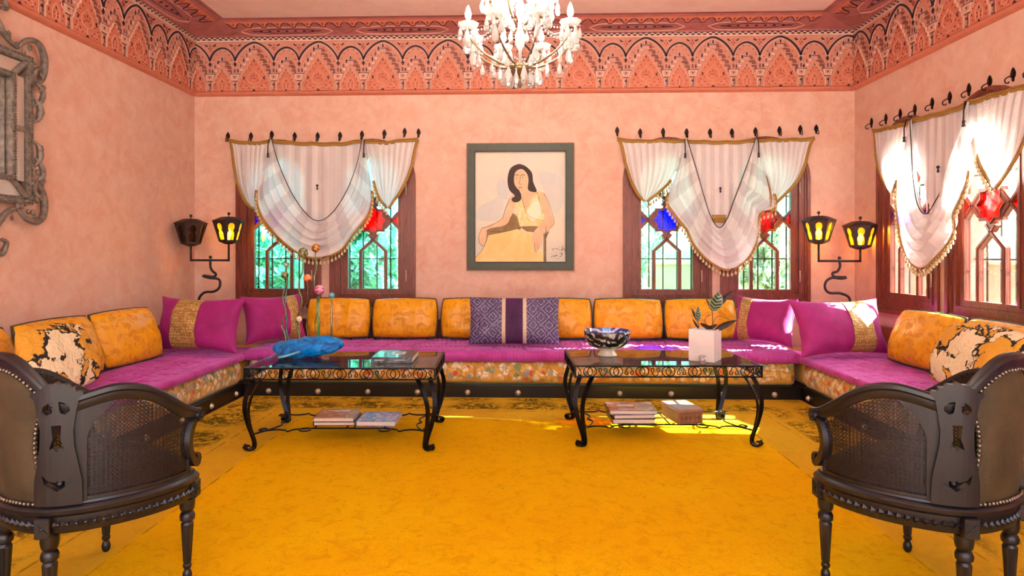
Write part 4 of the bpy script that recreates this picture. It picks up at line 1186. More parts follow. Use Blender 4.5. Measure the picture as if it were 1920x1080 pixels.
# ================================================================ LANTERN LAMPS
def lantern_meshes():
    r0, z0, r1, z1 = .088, 0.0, .150, .205
    def corner(k, top): a = pi/3*k+pi/6; r = r1 if top else r0; return Vector((r*cos(a), r*sin(a), z1 if top else z0))
    body = MB(); glass = MB()
    key = [(.22*cos(a), .69+.20*sin(a)) for a in [radians(-50+i*280/12) for i in range(13)]]
    key = key+[(-.16, .50), (-.25, .42), (-.27, .30), (-.27, .08), (.27, .08), (.27, .30), (.25, .42), (.16, .50)]
    for k in range(6):
        A, B, C_, D_ = corner(k, 0), corner(k+1, 0), corner(k+1, 1), corner(k, 1)
        nrm = (B-A).cross(D_-A).normalized()
        def mp(p, o=0):
            u = p[0]*.5+.5; return A.lerp(B, u).lerp(D_.lerp(C_, u), p[1])+nrm*o
        outer = [(-1, 0), (1, 0), (1, 1), (-1, 1)]; hole_ = [(x*2.1, y) for x, y in key]
        tri = tessellate_polygon([[Vector((*p, 0)) for p in outer], [Vector((*p, 0)) for p in hole_]]); flat = outer+hole_
        for o in (0, -.003): body.add([mp(p, o) for p in flat], [tuple(t) for t in tri])
        body.tube([A, D_], .0065, 5); body.tube([D_, C_], .0065, 5); body.tube([A, B], .006, 5)
        glass.add([mp(p, -.006) for p in outer], [(0, 1, 2, 3)])
    body.lathe([(.158, .203), (.162, .207), (.075, .245), (.062, .248), (.0001, .250)], 6, M=Matrix.Rotation(pi/6, 3, 'Z'))
    body.tube([(0, 0, .25), (0, 0, .268)], .005, 6); body.ball((0, 0, .28), .016, 10)
    body.lathe([(.086, .0), (.08, -.008), (.045, -.022), (.03, -.028)], 12)
    bulb = MB(); bulb.lathe([(.0001, .04), (.014, .045), (.026, .075), (.024, .1), (.010, .125), (.0001, .132)], 12)
    bulb.lathe([(.012, .0), (.012, .042)], 8)
    return body, glass, bulb
def lamp(lab, Yl, pts, barx, lanterns, wall_pt):
    pc = onY(pts[0][0], pts[0][1], Yl)
    r = thing('wall_lamp', lab, 'lamp', (pc.x, YB, .72))
    W = [onY(x, y, Yl) for x, y in pts]
    W[5] += Vector((0, -.05, 0)); W[6] += Vector((0, -.03, 0))
    W.append(Vector((W[-1].x, YB-.15, W[-1].z))); W.append(Vector((W[-1].x, YB-.01, W[-1].z)))
    b = MB(); b.tube(spline(W, 90), .0125, 8); b.build('stem', RUST, r, smooth=True, world=True)
    b = MB(); e = W[-1]; b.lathe([(.05, 0), (.05, .008), (.03, .012), (.02, .02)], 16, (e.x, YB-.0, e.z), Matrix.Rotation(pi/2, 3, 'X')); b.build('wall_plate', RUST, r, world=True)
    zb = onY(barx[0], barx[2], Yl).z; xa, xb = onY(barx[0], 480, Yl).x, onY(barx[1], 480, Yl).x
    b = MB(); b.tube([(xa, Yl, zb), (xb, Yl, zb)], .011, 8); b.ball((pc.x, Yl, zb+.03), .017, 10)
    ps_ = []
    for (lx, ly, on) in lanterns:
        p = onY(lx, ly, Yl); b.tube([(p.x, Yl, zb-.011), (p.x, Yl, p.z)], .011, 8); ps_.append((p, on))
    b.build('crossbar', RUST, r, smooth=True, world=True)
    for p, on in ps_:
        bd, gl, bu = lantern_meshes(); loc = Vector((p.x, Yl, p.z+.028))-Vector(r.location)
        o = bd.build('lantern', RUST, r, label='black hexagonal lantern, %s' % ('lit' if on else 'unlit')); o.location = loc; o.rotation_euler = (0, 0, .12)
        gl.build('glass', GLIT if on else GUNLIT, o); bu.build('bulb', LBULB if on else CREAMF, o, smooth=True)
        if on:
            ld = bpy.data.lights.new('lantern_light', 'POINT'); ld.energy = 6; ld.color = (1, .66, .25); ld.shadow_soft_size = .03
            lo = bpy.data.objects.new('lantern_light', ld); col.objects.link(lo); lo.parent = o; lo.location = (0, 0, .16)
lamp('wrought iron double lantern lamp left of the back windows', 6.35,
     [(394.5, 488), (394.5, 500), (398, 508), (405, 514), (400, 519), (385, 516.5), (395, 521), (409, 523), (413, 530), (410, 541), (400, 547), (385, 548), (375, 556), (373, 566), (380, 574), (400, 574), (425, 572), (440, 572)],
     (358, 429, 488), [(358, 462, False), (429, 458, True)], None)
lamp('wrought iron double lantern lamp right of the back windows, both lanterns lit', 6.35,
     [(1574, 490), (1575, 500), (1570, 509), (1561, 512), (1565, 519), (1582, 519.5), (1575, 522), (1560, 521), (1549, 528), (1547, 540), (1555, 549), (1575, 550), (1590, 556), (1594, 566), (1588, 575), (1575, 577), (1550, 576), (1530, 575)],
     (1535, 1614, 489.5), [(1535, 458, True), (1613, 468, True)], None)

# ================================================================ MIRROR (left wall)
SILV = simple('silvered_wood', '#8c8278', .45, .2, .3, 30, 60, .5)
MIRR = N('mirror_glass').fin('#e8e8e6', .02, 1)
def m_etched():
    n = N('etched_mirror'); w1 = n.noise(26, 4, .6, 2.5)
    k = n.ramp(w1, [(.47, 0.0), (.5, 1.0), (.53, 0.0)])
    return n.fin(n.mix(k, '#d8ccc4', '#6a6058'), n.ramp(k, [(0, .12), (1, .6)]), .45)
ETCH = m_etched()
MY, MZ = 3.72, 2.165
mr = thing('mirror', 'ornate silvered mirror with etched glass border and carved scrolls, left wall', 'mirror', (XL, MY, MZ), pi/2)
hw, hh = .675, .52      # outer edge of the rectangular frame (local x = +Y)
b = MB(); b.prism(rc(hw-.20, hh-.20), -.03, -.002); b.build('mirror_plate', MIRR, mr)
for s in (-1, 1):
    for (z0, z1) in ((-hh+.16, -.01), (.01, hh-.16)):
        q = MB(); q.prism([(s*(hw-.17), z0), (s*(hw-.055), z0), (s*(hw-.055), z1), (s*(hw-.17), z1)][::s], -.05, -.002); q.build('etched_panel', ETCH, mr)
    q = MB(); q.prism([(-hw+.17, s*(hh-.17)), (hw-.17, s*(hh-.17)), (hw-.06, s*(hh-.055)), (-hw+.06, s*(hh-.055))][::s], -.05, -.002); q.build('etched_panel', ETCH, mr)
b = MB()
for ins, th in ((.0, .05), (.155, .03)):
    o_, i_ = rc(hw-ins, hh-ins), rc(hw-ins-th, hh-ins-th); b.prism(o_, -.075, -.001, [i_])
for sx in (-1, 1):
    for sz in (-1, 1): b.tube([(sx*(hw-.02), -.06, sz*(hh-.02)), (sx*(hw-.18), -.05, sz*(hh-.18))], .022, 6)
    b.box((sx*(hw-.11), -.05, 0), (.16, .035, .035))
b.build('moulding', SILV, mr)
b = MB()
for ins in (.012, .042, .16, .182):
    X, Z = hw-ins, hh-ins
    for (x0_, z0_, x1_, z1_) in ((-X, -Z, X, -Z), (X, -Z, X, Z), (X, Z, -X, Z), (-X, Z, -X, -Z)):
        L = sqrt((x1_-x0_)**2+(z1_-z0_)**2); n = int(L/.019)
        for i in range(n): t = i/n; b.ball((x0_+(x1_-x0_)*t, -.078, z0_+(z1_-z0_)*t), .0085, 5)
b.build('beading', SILV, mr, kind='stuff')
def scroll(sx, sz, rnd):
    b = MB()
    def S(pts, r0, r1, n=26):
        P = spline([(sx*(hw+x), -.05-.02*math.sin(i), sz*(hh+z)) for i, (x, z) in enumerate(pts)], n)
        b.tube(P, [r0+(r1-r0)*abs(2*i/(n-1)-1)**1.5 for i in range(n)], 7)
    S([(-.12, .03), (-.06, .10), (.04, .12), (.12, .06), (.15, -.04), (.12, -.13), (.05, -.16), (.02, -.10), (.06, -.06), (.09, -.09)], .026, .012, 40)
    S([(.05, -.16), (.10, -.22), (.07, -.30), (.02, -.34)], .020, .008)
    S([(.02, -.26), (.07, -.34), (.055, -.42), (.01, -.46)], .024, .006)
    S([(-.12, .03), (-.22, .06), (-.30, .14), (-.34, .24), (-.30, .33), (-.22, .34), (-.20, .27), (-.26, .25)], .026, .012, 34)
    for i in range(26):
        a = rnd.random(); x = -.3+.42*a; z = .02+.13*sin(a*9)*.5+rnd.uniform(0, .06)
        if i % 2: x, z = rnd.uniform(.02, .12), rnd.uniform(-.44, .08)
        b.ball((sx*(hw+x), -.06, sz*(hh+z)), rnd.uniform(.012, .026), 6, (1, .6, rnd.uniform(.8, 1.6)))
    b.build('carved_scroll', SILV, mr, smooth=True)
rnd = random.Random(5)
for sx in (-1, 1):
    for sz in (-1, 1): scroll(sx, sz, rnd)
q = MB(); q.lathe([(.16, 0), (.15, .03), (.11, .045), (.0001, .05)], 20, (0, -.001, -hh-.14), Matrix.Rotation(pi/2, 3, 'X')); q.build('rosette', SILV, mr, smooth=True)
# ================================================================ COFFEE TABLES
def spiral(c, r0, r1, a0, turns, n=18, sx=1):
    return [(c[0]+sx*(r0+(r1-r0)*i/(n-1))*cos(a0+turns*2*pi*i/(n-1)), c[1]+(r0+(r1-r0)*i/(n-1))*sin(a0+turns*2*pi*i/(n-1))) for i in range(n)]
TH = .552
def coffee_table(lab, cx, D, books_x):
    w_ = cw(cx, D); r = thing('coffee_table', lab, 'table', (w_.x, w_.y, .0105), YAW)
    z_off = -.0105
    X, Y = .625, .342; zt, zb = TH-.006+z_off, TH-.078+z_off
    b = MB(); b.bbox((0, 0, zt+.003), (2*X-.012, 2*Y-.012, .008), .002); b.build('glass_top', GTABLE, r)
    b = MB()
    cor = [(-X, -Y), (X, -Y), (X, Y), (-X, Y)]
    for z in (zt, zb):
        for i in range(4):
            a, c = cor[i], cor[(i+1) % 4]; L = Vector((c[0]-a[0], c[1]-a[1], 0)); b.box(((a[0]+c[0])/2, (a[1]+c[1])/2, z), (abs(L.x)+.010 or .01, abs(L.y)+.010 or .01, .009))
    for a in cor: b.box((a[0], a[1], (zt+zb)/2), (.012, .012, zt-zb+.01))
    b.build('rim', IRON, r)
    def gallery(n, L, M):
        b = MB(); st = L/n; h = (zt-zb)/2-.004; zc = (zt+zb)/2
        rr = min(h, st*.22)
        for i in range(n):
            x = -L/2+st*(i+.5)
            for s in (-1, 1):
                b.tube([M @ Vector((x+s*.013+rr*.95*cos(a), 0, zc+h*.98*sin(a))) for a in [k*pi/9 for k in range(18)]], .0032, 5, True)
                up_ = 1 if (i+(s > 0)) % 2 else -1; cx_ = x+s*st*.405; r2 = st*.085
                p = [(cx_+s*r2*(1-.7*k/15)*cos(a)*-1, zc+up_*(h*.30)+up_*r2*1.15*(1-.7*k/15)*sin(a)) for k, a in enumerate([-pi*.5+pi*2.1*k/15 for k in range(16)])]
                p = [(x+s*st*.49, zc-up_*h*.98), (x+s*st*.40, zc-up_*h*.55)]+p
                b.tube([M @ Vector((q[0], 0, q[1])) for q in spline([(u, v, 0) for u, v in p], 30)], .0032, 5)
        b.build('scroll_gallery', IRON, r)
    gallery(7, 2*X-.02, Matrix.Translation((0, -Y, 0))); gallery(7, 2*X-.02, Matrix.Translation((0, Y, 0)))
    Rz = Matrix.Rotation(pi/2, 4, 'Z')
    gallery(4, 2*Y-.02, Matrix.Translation((-X, 0, 0)) @ Rz); gallery(4, 2*Y-.02, Matrix.Translation((X, 0, 0)) @ Rz)
    prof = [(.0, zb), (.028, .41), (.050, .335), (.050, .26), (.026, .17), (-.006, .09), (-.020, .045), (-.016, .014), (.006, .006), (.030, .010), (.040, .026), (.030, .040), (.016, .034)]
    prof = spline([(a, c, 0) for a, c in prof], 34)
    for sx in (-1, 1):
        for sy in (-1, 1):
            b = MB()
            for k in (0, 1):
                P = []; 
                for q in prof:
                    sp = .075*max(0, min(1, (q[1]-.06)/.40))+.012
                    ox, oy = (sp, .0) if k == 0 else (0, sp)
                    P.append(Vector((sx*(X-.042+q[0]*.8-ox*.8), sy*(Y+.006+q[0]*.7-oy*.8), q[1])))
                side = Vector((-sx*.35, sy*1, 0)) if k == 0 else Vector((sx*1, -sy*.45, 0))
                side = Vector((-sy*.6*sx, .8*1, 0)) if k == 0 else Vector((.95, -.3*sx*sy, 0))
                b.strap(P, side, .032 if k == 0 else .030, .009)
            b.build('leg', IRON, r, auto=40)
    b = MB(); zs = .095
    for sy in (-1, 1):
        for sx in (-1, 1):
            p = [(.575, .30), (.54, .235), (.47, .20), (.40, .215), (.375, .245), (.35, .20), (.26, .165), (.14, .165), (.0, .16)]
            b.tube([(sx*q[0], sy*q[1], zs) for i, q in enumerate(spline([(u, v, 0) for u, v in p], 34))], .0055, 6)
            b.tube([(sx*u, sy*v, zs+.002) for u, v in spiral((.27, .205), .040, .040, .5, 1.0, 18)], .0048, 6)
            b.tube([(sx*u, sy*v, zs+.0) for u, v in spiral((.555, .195), .022, .030, .5, 1.1, 14)], .0048, 6)
    for sx in (-1, 1):
        b.tube([(sx*q[0], q[1], zs) for q in spline([(.575, -.30, 0), (.50, -.17, 0), (.47, -.06, 0), (.50, 0, 0), (.47, .06, 0), (.50, .17, 0), (.575, .30, 0)], 24)], .0055, 6)
    for x in books_x: b.tube([(x, -.165, zs), (x, .165, zs)], .0055, 6)
    b.build('stretcher', IRON, r, smooth=True)
    return r
T1 = coffee_table('left wrought iron and glass coffee table holding the blue glass sculpture', -1.058, 4.545, (-.22, .0, .05, .26))
T2 = coffee_table('right wrought iron and glass coffee table holding the footed bowl and potted plant', 1.125, 4.635, (-.30, -.12, .06, .20))

# ---------------------------------------------------------------- books
PAGES = simple('book_pages', '#e6d8c4', .8, 0, .08, 90, 300, .3)
def m_cover(name, a, c, d, s=9):
    n = N(name); v = n.noise(s, 5, .65, 1.2)
    return n.fin(n.ramp(v, [(.3, a), (.5, c), (.7, d)]), .25, 0, Coat_Weight=.5)
COVA = m_cover('cover_brown_landscape', '#4a3632', '#8c6a5a', '#c9a68c'); COVB = m_cover('cover_blue_sea', '#2b5590', '#5a86c0', '#9db8d8', 14)
COVC = m_cover('cover_black', '#121216', '#24262c', '#6c7478', 6); COVD = m_cover('cover_grey_photo', '#4a4248', '#8a7c84', '#b8a8b0', 7); COVE = m_cover('cover_dark', '#2c2226', '#40343a', '#54484c', 8)
COVG = m_cover('cover_green_patch', '#3c7a64', '#56a084', '#7cc0a0', 5); WHITEP = simple('print_white', '#e8e4dc', .5, 0, .02); TEALP = simple('print_teal', '#4a9a90', .5, 0, .1)
def book(lab, x, D, z, w_, d, h, cov, rz=0, deco=None, group=None):
    """spine along the front edge? no: page edge faces the camera (local -y)"""
    p = cw(x, D); r = thing('book', lab, 'book', (p.x, p.y, z), YAW+rz, group)
    t = .004
    b = MB(); b.box((0, 0, t/2), (w_, d, t)); b.box((0, 0, h-t/2), (w_, d, t)); b.box((-w_/2+t/2, 0, h/2), (t, d, h))
    b.build('cover', cov, r)
    b = MB(); b.box((.002, 0, h/2), (w_-.010, d-.010, h-2*t-.0006)); b.build('pages', PAGES, r)
    if deco:
        q = MB(); deco(q, w_, d, h); q.build('cover_print', [WHITEP, TEALP, COVG], r, kind='stuff')
    return r
z1 = .0105+.095+.0055+.0005
book('brown book, lower of the stack of two under the left table', -1.155, 4.545, z1, .285, .25, .027, COVE)
def d0(q, w_, d, h):
    q.mat(0).box((0, .07, h+.0004), (.16, .006, .0008)).box((.02, .05, h+.0004), (.10, .004, .0008))
book('brown landscape-covered book on top of the stack of two under the left table', -1.16, 4.545, z1+.0275, .280, .26, .030, COVA, .02, d0)
def d1(q, w_, d, h):
    q.mat(0)
    rnd = random.Random(2)
    for i in range(26): q.box((rnd.uniform(-.08, .08), rnd.uniform(-.06, .07), h+.0004), (rnd.uniform(.01, .03), .0025, .0008))
book('blue-covered book lying right of the brown pair under the left table', -.86, 4.54, z1, .275, .27, .036, COVB, -.03, d1)
def d2(q, w_, d, h):
    q.mat(2).box((-w_*.36, 0, h+.0004), (w_*.22, d*.96, .0008)).mat(0).box((.02, .02, h+.0006), (.10, .11, .0008)).mat(1).box((.02, .02, h+.0009), (.06, .05, .0008))
    q.mat(0)
    for i in range(7): q.box((-w_/2+.03+i*.009, -d/2-.0004, h*.5), (.0045, .0008, .008))
    for i in range(9): q.box((.02+i*.009, -d/2-.0004, h*.5), (.0045, .0008, .006))
p = r = book('black picture book lying on the glass of the left table', -.745, 4.53, TH+.0025, .285, .33, .040, COVC, .0, d2)
bpy.data.objects.remove([o for o in col.objects if o.parent is r and o.name.startswith('pages')][0]); b = MB(); b.box((0, 0, .02), (.279, .322, .0315)); b.build('pages', COVC, r); b = MB(); b.box((.1405, .0, .02), (.002, .30, .028)); b.build('page_edge', PAGES, r)
for i, (cov, dz, h, w_, lab, rz) in enumerate(((COVE, 0, .034, .300, 'thick dark book at the bottom of the stack of three under the right table', .0), (COVE, .0345, .030, .292, 'dark book in the middle of the stack of three under the right table', .04), (COVD, .065, .028, .335, 'wide grey photo book on top of the stack of three under the right table', -.02))):
    def dd(q, w2, d2_, h2): q.mat(0).box((-.03, .03, h2+.0004), (.12, .05, .0008)).mat(1).box((.08, .0, h2+.0004), (.05, .03, .0008)).mat(0).box((0, -.09, h2+.0004), (.2, .006, .0008))
    book(lab, .93, 4.60, z1+dz, w_, .26, h, cov, rz, dd if i == 2 else None)
# carved box
BOXM = simple('carved_box_wood', '#a47452', .45, 0, .2, 14); BOXD = simple('carved_box_dark', '#7c5236', .5, 0, .2, 20); BOXL = simple('box_lid_wood', '#b08a78', .3, 0, .15, 10)
p = cw(1.30, 4.60); r = thing('wooden_box', 'small carved wooden box beside the book stack under the right table', 'box', (p.x, p.y, z1), YAW+.18)
b = MB(); b.bbox((0, 0, .042), (.185, .27, .084), .004); b.build('body', BOXM, r)
b = MB(); b.bbox((0, 0, .094), (.195, .28, .020), .004); b.build('lid', BOXL, r)
b = MB()
for i in range(5):
    x = -.064+.032*i; b.prism([(x-.015, .042), (x, .022), (x+.015, .042), (x, .062)], -.138, -.134, [[(x-.009, .042), (x, .030), (x+.009, .042), (x, .054)]])
    b.prism([(x-.004, .042), (x, .037), (x+.004, .042), (x, .047)], -.138, -.134)
for z in (.014, .070): b.box((0, -.136, z), (.165, .004, .004))
b.build('carving', BOXD, r)

# ---------------------------------------------------------------- glass sculpture
YSC = cw(-1.39, 4.62).y
sc0 = onY(578, 672, YSC)
r = thing('glass_sculpture', 'blue blown glass sculpture with wavy stems topped by coloured glass balls', 'sculpture', (sc0.x, sc0.y, TH+.0025))
b = MB(); rows = []
for j in range(29):
    ph_ = pi*j/28; row = []
    for i in range(48):
        th = 2*pi*i/48
        n_ = Vector((sin(ph_)*cos(th), sin(ph_)*sin(th), cos(ph_)))
        q = Vector((cos(ph_)*1.0, sin(ph_)*cos(th), sin(ph_)*sin(th)))   # x = long axis
        k = 1+.22*noise.noise(q*2.1+Vector((3, 1, 0)))+.12*noise.noise(q*5)+.05*noise.noise(q*11)
        wv = 1+.06*sin(cos(ph_)*14+th)
        x = q.x*.26; env = (.75+.25*sin(ph_))
        row.append((x, q.y*.105*k*wv, max(.0, .074+q.z*.078*k*wv+.018*sin(cos(ph_)*2.2-.4)*1.0)))
    rows.append(row)
b.grid(rows, closed_u=True, uv=False)
b.build('base', BGLASS, r, smooth=True)
b = MB(); b.tube(spline([(-.155, -.17, .022), (-.09, -.14, .035), (-.02, -.10, .055)], 8), [.012]*8, 8); b.build('glass_rod', m_glass('cyan_rod', '#3cc8e0', .5, .05, .5, '#28a8cc'), r, smooth=True)
STG = m_glass('green_stem_glass', '#7a9a50', .6, .05, .6, '#54702c'); STT = m_glass('teal_stem_glass', '#3a8a98', .6, .05, .6, '#1e6878'); STD = m_glass('dark_stem_glass', '#3c4a3c', .6, .05, .6, '#2a3428')
def ballm(n_, c1, c2):
    n = N(n_); v = n.noise(22, 3, .6, 1.5); return n.fin(n.mix(n.ramp(v, [(.42, 0.0), (.55, 1.0)]), c1, c2), .08, 0, Coat_Weight=.8)
def stem(px, m, r0, dy=0, nm='stem'):
    P = [onY(x, y, YSC+dy) for x, y in px]; b = MB(); b.tube(spline(P, 46), [r0*(1.1-.3*i/45) for i in range(46)], 7); b.build(nm, m, r, smooth=True, world=True)
def sball(px, py, rp, m, dy=0, nm='glass_ball'):
    c = onY(px, py, YSC+dy); b = MB(); b.ball(c, rp*4.62/1200, 14); b.ball(c+Vector((.0, 0, -rp*4.62/1200)), .0065, 8); b.build(nm, m, r, smooth=True, world=True)
BG1 = ballm('dark_green_ball', '#1c3a24', '#8a8450'); BO = ballm('orange_ball', '#d8862a', '#4a2412'); BR_ = ballm('red_orange_ball', '#c83218', '#e88a50'); BM = ballm('magenta_ball', '#8a1848', '#d88ab0'); BT = ballm('teal_ball', '#1f7c96', '#5aa8b0'); BGc = ballm('smoke_ball', '#3a5a58', '#a0b4a8'); BP = ballm('pale_ball', '#c8b078', '#e8d8b0')
stem([(537, 645), (534, 625), (528, 612), (529, 602), (536, 592), (534, 575), (530, 560), (533, 545), (538, 530), (537, 515)], STG, .0065)
stem([(541, 640), (537, 620), (538, 600), (535, 580), (536, 555), (538, 535), (539, 518)], STT, .006, .03)
stem([(536, 515), (537, 505), (537, 498)], STG, .005); sball(534, 516, 7, BG1); sball(537, 496, 5.5, BGc, .03)
stem([(564, 640), (560, 620), (556, 605), (559, 590), (565, 575), (566, 560), (562, 548), (560, 535), (562, 522), (567, 510), (568, 495), (568, 484)], STG, .0065)
stem([(562, 636), (559, 620), (558, 610), (561, 600)], STG, .006, -.03); sball(568, 474, 10, BG1); sball(561, 598, 5.5, BP, -.03)
stem([(578, 636), (576, 622), (574, 610), (576, 598), (574, 585), (571, 575)], STD, .005); stem([(577, 565), (577, 545), (576, 530)], STD, .005, .02); stem([(571, 577), (574, 570), (577, 563)], STD, .005, .01); sball(576, 521, 7.5, BR_, .02)
stem([(596, 632), (592, 618), (591, 605), (594, 590), (594, 570), (596, 555)], STG, .0055); stem([(597, 632), (598, 600), (598, 570), (598, 555)], ballm('green_rod', '#2c7a2c', '#4a9a3a'), .008, .025); sball(599, 543.5, 9.5, BM)
stem([(600, 556), (592, 545), (589, 530), (590, 515), (593, 505), (592, 490), (591.5, 474)], STG, .0055, .04); sball(592, 465, 8, BO, .04)
stem([(621.5, 632), (621.5, 600), (622, 575), (622, 562)], STT, .0065); sball(622, 554, 6, BT)

# ---------------------------------------------------------------- footed bowl
def m_bowl():
    n = N('painted_ceramic'); s = n.sep()
    w1 = n.wave(7, 7, None, 'Z', 1.6, True); w2 = n.noise(16, 3, .6, 2.4)
    k = n.math('MULTIPLY', n.ramp(w1, [(.56, 0.0), (.62, 1.0)]), n.ramp(w2, [(.46, 0.0), (.52, 1.0)]))
    col_ = n.mix(k, '#12151f', '#b4ac9c')
    foot = n.ramp(s[2], [(.062, 1.0), (.068, 0.0)]); col_ = n.mix(foot, col_, '#c9c0aa')
    rim = n.ramp(s[2], [(.178, 0.0), (.181, 1.0)]); col_ = n.mix(rim, col_, '#2a3c78')
    return n.fin(col_, .12, 0, Coat_Weight=.6)
def m_bowlin():
    n = N('bowl_inside_glaze'); w1 = n.wave(8, 6, None, 'X', 1.5, True); return n.fin(n.mix(n.ramp(w1, [(.55, 0.0), (.62, 1.0)]), '#2c4f9a', '#cfd4dc'), .12, 0, Coat_Weight=.6)
p = cw((434/4+1030-PX0)/1200*4.70, 4.70)
r = thing('footed_bowl', 'footed ceramic bowl with dark blue and cream swirls on the right table', 'bowl', (p.x, p.y, TH+.0025))
b = MB(); b.lathe([(.068, 0), (.074, .003), (.070, .010), (.056, .030), (.054, .045), (.060, .052), (.098, .060), (.136, .080), (.158, .112), (.167, .150), (.170, .183), (.166, .186)], 40, caps=False); b.add([], []); b.build('outside', m_bowl(), r, smooth=True)
b = MB(); b.lathe([(.165, .186), (.160, .150), (.150, .114), (.125, .084), (.08, .068), (.0001, .066)], 40, caps=False); b.build('inside', m_bowlin(), r, smooth=True)

# ---------------------------------------------------------------- potted plant
POT = simple('white_glazed_pot', '#e6ddd8', .18, 0, .03, 8); SOILD = simple('pot_soil', '#6a5444', .95, 0, .3, 60, 120, .8)
PEB = simple('cream_pebble', '#d8d0c4', .6, 0, .15, 30)
p = cw((1322-PX0)/1200*4.50, 4.50)
r = thing('potted_plant', 'leafy plant with patterned leaves in a white square pot on the right table', 'plant', (p.x, p.y, TH+.0025), -.56)
b = MB(); S_, H_ = .088, .218; ou = [(-S_, -S_), (S_, -S_), (S_, S_), (-S_, S_)]; s0 = len(b.v)
rows = []
for (k, z) in ((.97, 0), (1, .004), (1, H_-.004), (.97, H_), (.88, H_), (.86, H_-.006), (.86, .17)):
    rows.append([(x*k, y*k, z) for x, y in ou])
b.grid(rows, closed_u=True, uv=False); b.add([(x, y, 0) for x, y in ou], [(3, 2, 1, 0)]); b.build('pot', POT, r, auto=40)
b = MB(); b.box((0, 0, .185), (.155, .155, .03)); b.build('soil', SOILD, r)
b = MB(); b.box((-.02, -.045, .212), (.03, .02, .022), .2); b.box((.02, -.05, .210), (.045, .02, .02), -.1); b.box((.05, -.03, .209), (.02, .02, .02), .4); b.build('pebbles', PEB, r, kind='stuff')
def m_pleaf():
    n = N('calathea_leaf'); u = n.co('UV'); s = n.sep(u)
    a = n.math('ABSOLUTE', n.math('SUBTRACT', s[0], .5)); v = n.math('FRACT', n.math('MULTIPLY', n.math('ADD', s[1], n.math('MULTIPLY', a, -.35)), 6.0))
    k = n.math('MULTIPLY', n.ramp(v, [(.45, 0.0), (.52, 1.0)]), n.ramp(a, [(.06, 1.0), (.40, 1.0), (.44, 0.0)]))
    return n.fin(n.mix(k, '#8aa080', '#20331f'), .35, 0)
PLF = m_pleaf(); PLB = simple('plum_leaf_back', '#3a2a24', .5, 0, .3, 20)
STEMG = simple('plant_stem', '#5a4a34', .6, 0, .2, 20)
YP = p.y
def leaf(px0, px1, wpx, dy0=0, dy1=0, m=None, bend=.0):
    A = onY(px0[0], px0[1], YP+dy0); B = onY(px1[0], px1[1], YP+dy1); L = B-A; n = 14
    side = L.cross(Vector((0, 1, 0))).normalized(); wd_ = wpx*4.5/1200; nrm = L.cross(side).normalized(); rows = []
    for i in range(n+1):
        t = i/n; c = A+L*t+nrm*(bend*sin(pi*t)); hw_ = wd_/2*(sin(pi*min(1, t*.98+.02)**.8)**.8)*(1+.05*sin(t*30))
        rows.append([c+side*hw_*s+nrm*(-.25*hw_*(1-abs(s))) for s in (-1, -.5, 0, .5, 1)])
    b = MB(); b.grid(rows); b.build('leaf', m or PLF, r, smooth=True, world=True)
def pstem(pts, rr=.0028, dy=0):
    b = MB(); b.tube(spline([onY(x, y, YP+dy) for x, y in pts], 16), rr, 6); b.build('leaf_stem', STEMG, r, smooth=True, world=True)
pstem([(1336, 625), (1336, 605), (1336, 590), (1334, 578)]); leaf((1336, 583), (1349, 546), 24, 0, -.02, None, .02); leaf((1337, 582), (1376, 543), 10, .01, .03, PLB)
leaf((1335, 583), (1322, 556), 4, 0, .03, STEMG)
leaf((1308, 603), (1309, 573), 11, 0, -.01, None, .01); leaf((1309, 604), (1296, 577), 6, .0, .02, PLB); pstem([(1311, 625), (1310, 612), (1308, 602)])
leaf((1311, 618), (1298, 597), 4, -.01, -.03, PLB)
leaf((1340, 620), (1382, 600), 12, -.02, -.05, PLB, -.01); leaf((1335, 618), (1312, 606), 8, -.03, -.06, PLB)
leaf((1322, 620), (1346, 608), 8, .02, .04, PLB)
pstem([(1333, 590), (1325, 594), (1321, 602), (1326, 612), (1330, 622)], .002); pstem([(1337, 612), (1340, 598), (1348, 593), (1360, 596), (1368, 600)], .002)
# votive glass
p = cw((1317-PX0)/1200*4.345, 4.345)
r = thing('votive_glass', 'small clear glass candle cup in front of the white plant pot', 'candle holder', (p.x, p.y, TH+.0025))
b = MB(); b.lathe([(.020, 0), (.022, .002), (.024, .052), (.021, .052), (.019, .008), (.0001, .008)], 18); b.build('cup', m_glass('votive_clear', '#f4f4f4', .6, .02, .18), r, smooth=True)
b = MB(); b.lathe([(.0185, .009), (.0185, .026), (.0001, .027)], 14); b.build('candle', PAGES, r)

# ================================================================ CHANDELIER
CH = cw((975-PX0)/1200*4.3, 4.3)
GILT = simple('chandelier_gilt', '#9a8460', .3, .85, .2, 30)
ch = thing('chandelier', 'crystal chandelier with lit candle bulbs and hanging drops over the carpet', 'chandelier', (CH.x, CH.y, -.03))
b = MB(); b.lathe([(.0001, 2.445), (.006, 2.45), (.016, 2.475), (.010, 2.50), (.022, 2.512), (.055, 2.53), (.082, 2.56), (.085, 2.585), (.06, 2.60), (.03, 2.61)], 20); b.build('bowl', GILT, ch, smooth=True)
b = MB(); b.lathe([(.012, 2.60), (.012, 2.70), (.03, 2.73), (.034, 2.80), (.018, 2.84), (.012, 2.9), (.028, 2.95), (.03, 3.0), (.012, 3.05), (.012, 3.2), (.022, 3.22), (.006, 3.25)], 14); b.build('stem', CRYST, ch, smooth=True)
b = MB()
for i in range(22): z = 3.25+i*.02; b.tube([(.008*cos(a)*(1 if i % 2 else 0)+0, .008*cos(a)*(0 if i % 2 else 1), z+.013*sin(a)) for a in [k*pi/4 for k in range(8)]], .0022, 4, True)
b.build('chain', GILT, ch); b = MB(); b.lathe([(.065, 3.738), (.06, 3.69), (.02, 3.675), (.008, 3.66)], 16); b.build('canopy', GILT, ch, smooth=True)
